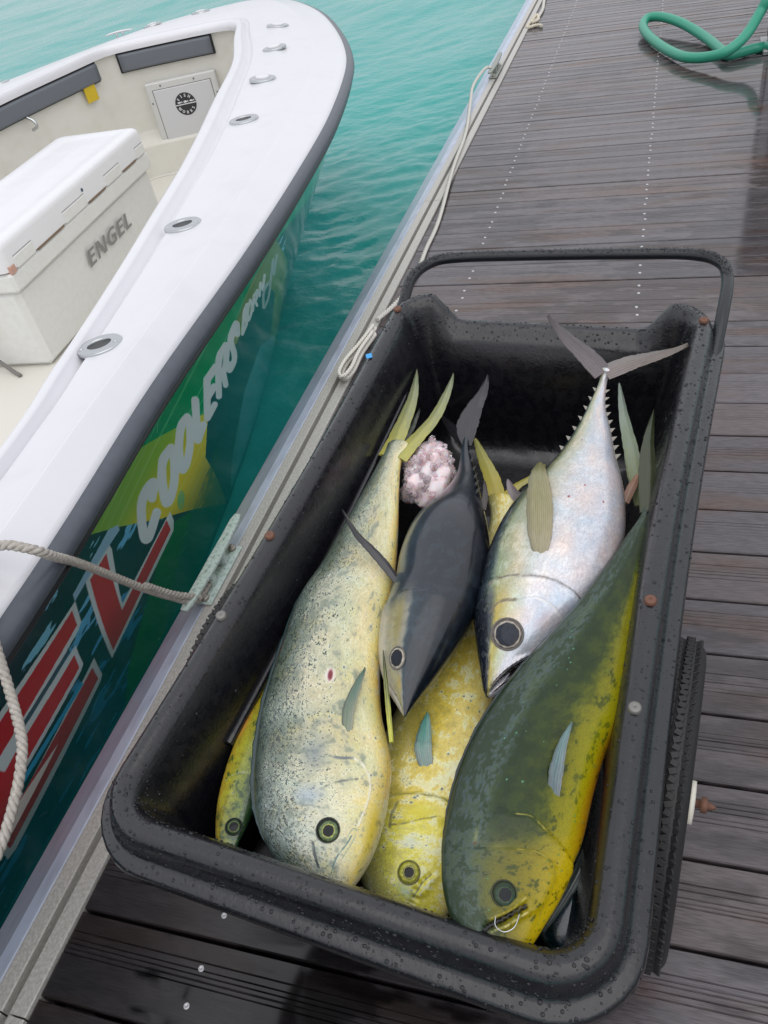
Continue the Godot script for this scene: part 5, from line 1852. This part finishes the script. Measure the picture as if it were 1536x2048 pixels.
	part("pectoral_fin", fin_mesh([-350, 480, -799, 10.2, -382, 492, -827, 8.3, -408, 505, -846, 7.2, -438, 517, -868, 4.9, -472, 530, -908, 1.2], 0.0045, 0.0, 0.01), dusk, o)
	part("dorsal_fin", fin_mesh([-255, 480, -980, 6.8, -255, 485, -1012, 5.1, -261, 490, -1042, 1.7], 0.003), fin_mat(c8(70, 60, 54), c8(52, 46, 44), c8(30, 28, 28)), o)
	finlets(o, f, 0.74, 0.90, 6, 0.0, 0.010, mat(lin(0.06, 0.06, 0.05), 0.4))

	# silver tuna on top
	f = fish_form([-196, -650, -183, -653, -201, -658, -162, -666, -210, -688, -127, -702, -221, -726, -89, -749, -231, -772, -56, -803, -232, -844, -32, -865, -223, -914, -23, -927, -203, -977, -24, -985, -173, -1030, -31, -1040, -142, -1093, -46, -1101, -119, -1157, -59, -1164, -101, -1225, -72, -1224, -88, -1279, -73, -1278, -88, -1295, -67, -1290], 0.43, 0.545, 0.8, 2.05, 4, 1.3)
	f.relief = [[[0.33, 0.24, 0.322, 0.40, 0.316, 0.526, 0.304, 0.68, 0.291, 0.80, 0.27, 0.89, 0.24, 0.93], 1, 0.05, 0.0045, 1.0], [[0.272, 0.40, 0.274, 0.53, 0.262, 0.637, 0.241, 0.769], 1, 0.025, 0.0022, 1.0], [[0.02, 0.47, 0.07, 0.54, 0.108, 0.64, 0.138, 0.73], 0, 0.008, -0.012], [[0.07, 0.40, 0.12, 0.55, 0.158, 0.714], 0, 0.005, 0.003]]
	skin = fish_skin(f, {"seed": 340, "girth": 0.30, "edge": 0.02,
		"body": [[0.0, c8(10, 16, 26)], [0.14, c8(14, 24, 36)], [0.20, c8(40, 60, 62)], [0.26, c8(128, 136, 92)], [0.36, c8(168, 168, 140)], [0.5, c8(186, 186, 188)], [0.75, c8(192, 190, 198)], [0.9, c8(186, 176, 178)], [1.0, c8(172, 156, 152)]],
		"head": [[0.0, c8(10, 15, 24)], [0.20, c8(14, 22, 34)], [0.255, c8(40, 48, 48)], [0.30, c8(172, 156, 60)], [0.38, c8(180, 172, 130)], [0.5, c8(186, 188, 196)], [0.8, c8(186, 188, 200)], [1.0, c8(182, 178, 176)]], "head_end": 0.30,
		"mottle": c8(140, 142, 156), "mottle_amount": 0.16, "iris": 0.09, "gain": 1.06, "pale": c8(222, 222, 220), "pale_amount": 0.25, "fleck": c8(120, 116, 122), "fleck_amount": 0.07, "rough": 0.26, "metal": 0.30, "coat": 0.8, "coat_rough": 0.10, "bump": 1.6, "normal": 0.6, "scratches": 16,
		"lines": [[[0.318, 0.43, 0.316, 0.526, 0.304, 0.68, 0.291, 0.80, 0.27, 0.89, 0.24, 0.93], 0.0016, c8(140, 132, 128, 0.7), -1], [[0.272, 0.48, 0.274, 0.53, 0.262, 0.637, 0.241, 0.769], 0.0016, c8(214, 214, 214, 0.9), 1], [[0.26, 0.26, 0.275, 0.33, 0.272, 0.42], 0.0022, c8(116, 104, 84, 0.7), -1], [[0.32, 0.23, 0.325, 0.30, 0.322, 0.40], 0.0022, c8(120, 112, 96, 0.7), -1],
			[[0.03, 0.45, 0.07, 0.50, 0.108, 0.62, 0.138, 0.73], 0.0090, c8(30, 26, 26), -1], [[0.02, 0.62, 0.07, 0.66, 0.115, 0.71], 0.0070, c8(34, 29, 29), -1], [[0.06, 0.38, 0.10, 0.50, 0.131, 0.611, 0.158, 0.714, 0.15, 0.76, 0.139, 0.752], 0.0018, c8(96, 92, 96, 0.9), -1], [[0.085, 0.40, 0.12, 0.53, 0.15, 0.65], 0.0022, c8(206, 204, 210, 0.8), 1], [[0.16, 0.76, 0.15, 0.82, 0.15, 0.9], 0.0012, c8(120, 116, 120, 0.7), -1]],
		"patches": [[0.235, 0.62, 0.03, 0.06, c8(146, 120, 130, 0.35), 0.9], [0.49, 0.52, 0.004, 0.008, c8(130, 30, 40, 0.9), 0.7], [0.53, 0.58, 0.004, 0.006, c8(140, 40, 50, 0.9), 0.7], [0.5, 0.70, 0.004, 0.007, c8(120, 30, 40, 0.9), 0.7], [0.70, 0.42, 0.004, 0.008, c8(110, 30, 40, 0.9), 0.7], [0.60, 0.93, 0.08, 0.08, c8(150, 120, 116, 0.4), 0.9]]})
	o = new_fish(f, "tuna", "bigger silver-bellied tuna with open mouth, its tail up against the far wall", skin, "tuna in the cart")
	add_eye(o, f, 0.199, 0.423, 0.0218, [[0.0, c8(90, 84, 80)], [0.06, c8(120, 112, 106)], [0.12, c8(84, 78, 76)], [0.17, c8(176, 170, 158)], [0.22, c8(150, 142, 132)], [0.26, c8(40, 42, 50)], [0.5, c8(30, 36, 48)], [1.0, c8(40, 46, 58)]], tuna_ring, 1.0, 0.05, 0.30)
	var tuna_tail := fin_mat(c8(92, 82, 86), c8(66, 58, 60), c8(42, 38, 40), 0.4, 9.0)
	part("tail_lobe", fin_mesh([-80, 545, -1290, 21.0, -113, 566, -1319, 21.3, -151, 588, -1345, 14.6, -189, 610, -1387, 2.0], 0.006), tuna_tail, o)
	part("tail_lobe", fin_mesh([-79, 545, -1293, 23.0, -39, 552, -1313, 23.2, -1, 560, -1321, 17.4, 36, 567, -1330, 9.7, 63, 575, -1337, 1.5], 0.006), fin_mat(c8(120, 110, 106), c8(96, 86, 80), c8(58, 52, 50), 0.4, 9.0), o)
	part("pectoral_fin", fin_mesh([-137, 540, -827, 14.8, -141, 549, -858, 18.0, -149, 558, -922, 19.4, -159, 553, -987, 13.8, -165, 528, -1047, 5.1], 0.005, 0.2, 0.012), fin_mat(c8(150, 142, 112), c8(128, 126, 78), c8(84, 80, 54), 0.4, 13.0, 0.35), o)
	part("second_dorsal_fin", fin_mesh([-199, 449, -1038, 12.3, -216, 464, -1050, 8.8, -225, 479, -1063, 1.3], 0.003), fin_mat(c8(120, 110, 112), c8(140, 128, 130), c8(96, 88, 92)), o)
	part("anal_fin", fin_mesh([-28, 459, -1038, 6.9, -19, 455, -1082, 8.0, -9, 449, -1124, 3.6], 0.003), fin_mat(c8(176, 140, 120), c8(190, 140, 110), c8(140, 100, 90)), o)
	var pale_f := mat(lin(0.30, 0.28, 0.24), 0.4)
	finlets(o, f, 0.70, 0.89, 9, 1.0, 0.011, pale_f)
	finlets(o, f, 0.71, 0.89, 7, 0.06, 0.010, pale_f)

func build_ice() -> void:
	var ice := thing("ice_clump", "lump of crushed ice with a pink tinge, between a mahi's tail and the dark tuna", "ice", Vector3(-0.388, 0.432, -1.118))
	var clear := mat(Color(0.98, 0.95, 0.96, 0.12), 0.03)
	clear.refraction_enabled = true
	clear.refraction_scale = 0.031
	var frosted := mat(lin(0.68, 0.62, 0.64), 0.10)
	var pinkish := mat(lin(0.60, 0.47, 0.50), 0.10)
	pinkish.clearcoat_enabled = true
	frosted.clearcoat_enabled = true
	var rough_ice := mat(Color(0.97, 0.92, 0.94, 0.35), 0.22)
	rough_ice.refraction_enabled = true
	rough_ice.refraction_scale = 0.031
	var core_n := noise(30.0, 90, 3)
	var rows := []
	for i in 19:
		var row := PackedVector3Array()
		var la := -PI / 2 + PI * i / 18.0
		for j in 33:
			var a := TAU * j / 32.0
			var d := Vector3(cos(la) * cos(a), sin(la), cos(la) * sin(a))
			row.append(d * Vector3(0.049, 0.046, 0.070) * (1.0 + core_n.get_noise_3dv(d * 0.04) * 0.45))
		rows.append(row)
	var mb := MB.new()
	mb.grid(rows, [], true)
	var core_m := mat(lin(0.86, 0.78, 0.79), 0.10)
	core_m.albedo_texture = noise_tex(0.03, 91, 256, false, 4.0, grad([[0.0, Color(0.98, 0.86, 0.88)], [0.5, Color(0.97, 0.95, 0.96)], [1.0, Color(1, 1, 1)]]))
	core_m.uv1_triplanar = true
	core_m.uv1_scale = Vector3(9, 9, 9)
	for m2 in [core_m, frosted, pinkish]:
		m2.subsurf_scatter_enabled = true
		m2.subsurf_scatter_strength = 0.6
	part("packed_core", mb.mesh(), core_m, ice)
	var shapes := []
	for v in 8:
		var pts := []
		for la in [-0.6, 0.6]:
			for q in 5:
				var a: float = TAU * (q + rng.randf_range(-0.3, 0.3)) / 5.0 + la
				pts.append(Vector3(cos(a), la * rng.randf_range(0.7, 1.2), sin(a)) * rng.randf_range(0.8, 1.15))
		mb = MB.new()
		var top := Vector3(0, rng.randf_range(0.8, 1.1), 0)
		var bot := Vector3(0, -rng.randf_range(0.8, 1.1), 0)
		for q in 5:
			var q2 := (q + 1) % 5
			mb.tri(pts[q], pts[5 + q], pts[q2])
			mb.tri(pts[5 + q], pts[5 + q2], pts[q2])
			mb.tri(pts[5 + q], top, pts[5 + q2])
			mb.tri(pts[q], pts[q2], bot)
		shapes.append(mb.mesh())
	for i in 230:
		var d := Vector3(rng.randfn(), rng.randfn() * 0.9 + 0.5, rng.randfn()).normalized()
		var o := part("ice_piece", shapes[rng.randi() % 8], [clear, clear, rough_ice, clear, rough_ice][i % 5], ice)
		var r := rng.randf_range(0.0035, 0.0085)
		o.transform = Transform3D(Basis.from_euler(Vector3(rng.randf() * 6, rng.randf() * 6, rng.randf() * 6)).scaled_local(Vector3(r * rng.randf_range(0.8, 1.4), r * 0.8, r)), d * Vector3(0.049, 0.046, 0.070) * (1.0 + core_n.get_noise_3dv(d * 0.04) * 0.45) * rng.randf_range(0.90, 1.05))

# ---------------------------------------------------------------- ropes and cleats
func build_ropes() -> void:
	var old := mat(lin(0.56, 0.53, 0.49), 0.85)
	old.albedo_texture = noise_tex(0.03, 95, 256, false, 4.0, grad([[0.0, Color(0.72, 0.70, 0.68)], [1.0, Color(1, 1, 1)]]))
	old.uv1_triplanar = true
	old.uv1_scale = Vector3(14, 14, 14)
	# horn cleat by the cart, pale flaking paint
	var mint := mat(lin(0.50, 0.60, 0.56), 0.5)
	mint.albedo_texture = noise_tex(0.03, 96, 256, false, 4.0, grad([[0.0, Color(0.4, 0.4, 0.38)], [0.22, Color(0.85, 0.87, 0.86)], [0.5, Color(1, 1, 1)], [1.0, Color(1, 1, 1)]]))
	mint.uv1_triplanar = true
	mint.uv1_scale = Vector3(9, 9, 9)
	var bolt := mat(lin(0.35, 0.33, 0.29), 0.45, 0.7)
	var greyp := mat(lin(0.28, 0.30, 0.27), 0.5)
	for k in 2:
		var at := Vector3(-1.005, 0.009, -1.19) if k == 0 else Vector3(-0.985, 0.009, -5.35)
		var cl := thing("mooring_cleat", "pale mint painted cleat beside the cart, holding the boat's rope" if k == 0 else "far grey-green cleat on the dock edge with a rope lying over it", "cleat", at, "cleats on the dock edge")
		var s := 1.0 if k == 0 else 1.25
		var mb := MB.new()
		mb.box(Vector3(0, 0.004, 0), Vector3(0.050, 0.008, 0.20 * s), 0.003)
		part("base", mb.mesh(), greyp if k == 1 else mint, cl)
		for sz in [-1, 1]:
			mb = MB.new()
			mb.box(Vector3(0, 0.024, 0.035 * sz), Vector3(0.026, 0.036, 0.024), 0.004)
			part("post", mb.mesh(), greyp if k == 1 else mint, cl)
			mb = MB.new()
			mb.lathe([Vector2(0.011, 0.0), Vector2(0.011, 0.006), Vector2(0.009, 0.008), Vector2(0.006, 0.0085), Vector2(0.0055, 0.014), Vector2(0.0002, 0.015)], 8, Vector3(0.004, 0.008, 0.085 * s * sz))
			part("bolt", mb.mesh(), bolt, cl)
		var hp := PackedVector3Array()
		# flat bar horn, tapering to the ends
		var rows := []
		for i in 15:
			var u := -1.0 + i / 7.0
			var w := 0.0165 * (1.0 - 0.25 * absf(u))
			var h := 0.007
			if i == 0 or i == 14:
				w *= 0.7
				h *= 0.6
			var y := 0.048 + 0.006 * u * u
			var row := PackedVector3Array()
			for q in [[-1, 0.5], [-0.8, 1], [0.8, 1], [1, 0.5], [1, -0.5], [0.8, -1], [-0.8, -1], [-1, -0.5], [-1, 0.5]]: row.append(Vector3(q[0] * w, y + q[1] * h, u * 0.165 * s))
			rows.append(row)
		for e in [0, 14]:
			var row := PackedVector3Array()
			for p: Vector3 in rows[e if e == 0 else rows.size() - 1]: row.append(Vector3(p.x * 0.05, 0.054, p.z))
			if e == 0: rows.insert(0, row)
			else: rows.append(row)
		mb = MB.new()
		mb.grid(rows, [], true, false)
		part("horn", mb.mesh(), greyp if k == 1 else mint, cl)
	# mooring rope from the boat to the near cleat, thicker where its end is spliced back
	var r1 := thing("mooring_rope", "grey three-strand rope stretched from the boat over the hull to the mint cleat", "rope")
	part("rope", rope_mesh([Vector3(-1.22, 0.575, -0.66), Vector3(-1.12, 0.572, -0.70), Vector3(-1.022, 0.568, -0.735), Vector3(-0.995, 0.56, -0.742), Vector3(-0.972, 0.545, -0.750), Vector3(-0.974, 0.505, -0.775), Vector3(-1.006, 0.42, -0.838), Vector3(-1.028, 0.30, -0.913), Vector3(-1.031, 0.19, -0.977), Vector3(-1.022, 0.11, -1.026), Vector3(-1.004, 0.048, -1.070), Vector3(-1.005, 0.030, -1.14)], 0.0090, 0.036), old, r1)
	part("splice", rope_mesh([Vector3(-1.026, 0.20, -0.978), Vector3(-1.024, 0.15, -1.008), Vector3(-1.012, 0.10, -1.040), Vector3(-0.996, 0.046, -1.085)], 0.0090, 0.036), old, r1)
	# rope hanging in front of the hull
	var r2 := thing("mooring_rope", "weathered rope hanging in a loop down the red letters at the left edge", "rope")
	part("rope", rope_mesh([Vector3(-1.12, 0.585, -0.72), Vector3(-1.04, 0.565, -0.676), Vector3(-0.985, 0.51, -0.605), Vector3(-0.944, 0.445, -0.544), Vector3(-0.891, 0.42, -0.482), Vector3(-0.868, 0.41, -0.441), Vector3(-0.860, 0.39, -0.396), Vector3(-0.852, 0.37, -0.330), Vector3(-0.866, 0.35, -0.270), Vector3(-0.90, 0.33, -0.2)], 0.0085, 0.036), old, r2)
	# line lying along the edge from the far cleat
	var pale := mat(lin(0.58, 0.56, 0.52), 0.85)
	var r3 := thing("dock_line", "off-white line lying along the dock edge from the far cleat to the cart", "rope")
	part("rope", rope_mesh([Vector3(-0.985, 0.070, -5.22), Vector3(-1.02, 0.075, -5.20), Vector3(-1.06, 0.04, -5.02), Vector3(-1.03, 0.022, -4.75), Vector3(-0.965, 0.02, -4.28), Vector3(-0.935, 0.02, -3.81), Vector3(-0.885, 0.010, -3.26), Vector3(-0.878, 0.010, -2.98), Vector3(-0.868, 0.010, -2.77), Vector3(-0.885, 0.010, -2.58), Vector3(-0.925, 0.020, -2.42)], 0.0085, 0.05), pale, r3)
	var r4 := thing("coiled_line", "small bundle of white line tucked between the dock rail and the cart", "rope")
	for i in 4:
		var off := Vector3(0.006 * (i % 2), 0.011 * i, 0.01 * i)
		part("coil", rope_mesh([Vector3(-0.915, 0.018, -2.36) + off, Vector3(-0.932, 0.018, -2.24) + off, Vector3(-0.950, 0.019, -2.14) + off, Vector3(-0.948, 0.019, -2.07) + off, Vector3(-0.928, 0.018, -2.05) + off, Vector3(-0.916, 0.018, -2.10) + off, Vector3(-0.918, 0.018, -2.20) + off, Vector3(-0.905, 0.018, -2.32) + off], 0.006, 0.04), mat(lin(0.70, 0.68, 0.62), 0.85), r4)
	var r5 := thing("knotted_line", "white rope end with a knot lying on the boards at the top", "rope")
	part("rope", rope_mesh([Vector3(-0.92, 0.012, -7.6), Vector3(-0.905, 0.012, -7.1), Vector3(-0.882, 0.012, -6.80), Vector3(-0.89, 0.014, -6.52), Vector3(-0.885, 0.03, -6.45)], 0.0105, 0.05), pale, r5)
	part("knot", rope_mesh([Vector3(-0.885, 0.03, -6.47), Vector3(-0.915, 0.02, -6.44), Vector3(-0.895, 0.03, -6.38), Vector3(-0.865, 0.035, -6.43), Vector3(-0.885, 0.05, -6.48), Vector3(-0.91, 0.03, -6.42), Vector3(-0.935, 0.012, -6.36), Vector3(-0.915, 0.012, -6.33), Vector3(-0.88, 0.012, -6.36), Vector3(-0.845, 0.012, -6.35), Vector3(-0.83, 0.012, -6.32)], 0.0115, 0.05), mat(lin(0.62, 0.57, 0.47), 0.85), r5)

func build_hose_and_post() -> void:
	var green := mat(lin(0.035, 0.31, 0.20), 0.34)
	green.normal_enabled = true
	green.normal_texture = noise_tex(0.05, 97, 256, true, 2.0)
	green.normal_scale = 0.15
	green.uv1_triplanar = true
	green.uv1_scale = Vector3(4, 4, 4)
	var hose := thing("hose", "thick green hose looping off the post onto the boards", "hose")
	var mb := MB.new()
	mb.tube(smooth_path(HOSE_PATH, 10), 0.0265, 20)
	part("hose_loop", mb.mesh(), green, hose)
	var post := thing("dock_pedestal", "grey service post at the right edge of the dock that holds the hose", "post", Vector3(0.64, 0, -5.28))
	var body := mat(lin(0.075, 0.072, 0.07), 0.35)
	mb = MB.new()
	mb.box(Vector3(0, 0.62, 0), Vector3(0.26, 1.2, 0.22), 0.02)
	part("housing", mb.mesh(), body, post)
	mb = MB.new()
	mb.box(Vector3(0, 0.012, 0), Vector3(0.32, 0.024, 0.28), 0.004)
	part("base_plate", mb.mesh(), mat(lin(0.35, 0.36, 0.36), 0.4, 0.5), post)
	mb = MB.new()
	mb.box(Vector3(-0.10, 0.30, 0.114), Vector3(0.05, 0.54, 0.012), 0.003)
	part("cover_strip", mb.mesh(), mat(lin(0.42, 0.45, 0.46), 0.3, 0.4), post)
	mb = MB.new()
	mb.box(Vector3(0, 1.25, 0), Vector3(0.30, 0.06, 0.26), 0.02)
	part("cap", mb.mesh(), mat(lin(0.4, 0.41, 0.42), 0.4), post)
	mb = MB.new()
	mb.box(Vector3(0.0, 0.70, 0.13), Vector3(0.06, 0.05, 0.04), 0.005)
	part("hose_bracket", mb.mesh(), steel, post)

const HOSE_PATH := [Vector3(0.525, 0.340, -5.264), Vector3(0.475, 0.260, -5.194), Vector3(0.444, 0.200, -5.175), Vector3(0.380, 0.130, -5.062), Vector3(0.293, 0.085, -4.981), Vector3(0.199, 0.055, -5.025), Vector3(0.088, 0.040, -5.126), Vector3(-0.018, 0.035, -5.353), Vector3(-0.114, 0.040, -5.635), Vector3(-0.155, 0.050, -5.837), Vector3(-0.130, 0.065, -5.949), Vector3(-0.045, 0.070, -5.907), Vector3(0.072, 0.060, -5.742), Vector3(0.195, 0.035, -5.495), Vector3(0.269, 0.028, -5.250), Vector3(0.306, 0.028, -5.122), Vector3(0.366, 0.028, -5.144), Vector3(0.442, 0.028, -5.188), Vector3(0.515, 0.030, -5.187), Vector3(0.622, 0.100, -4.874)]
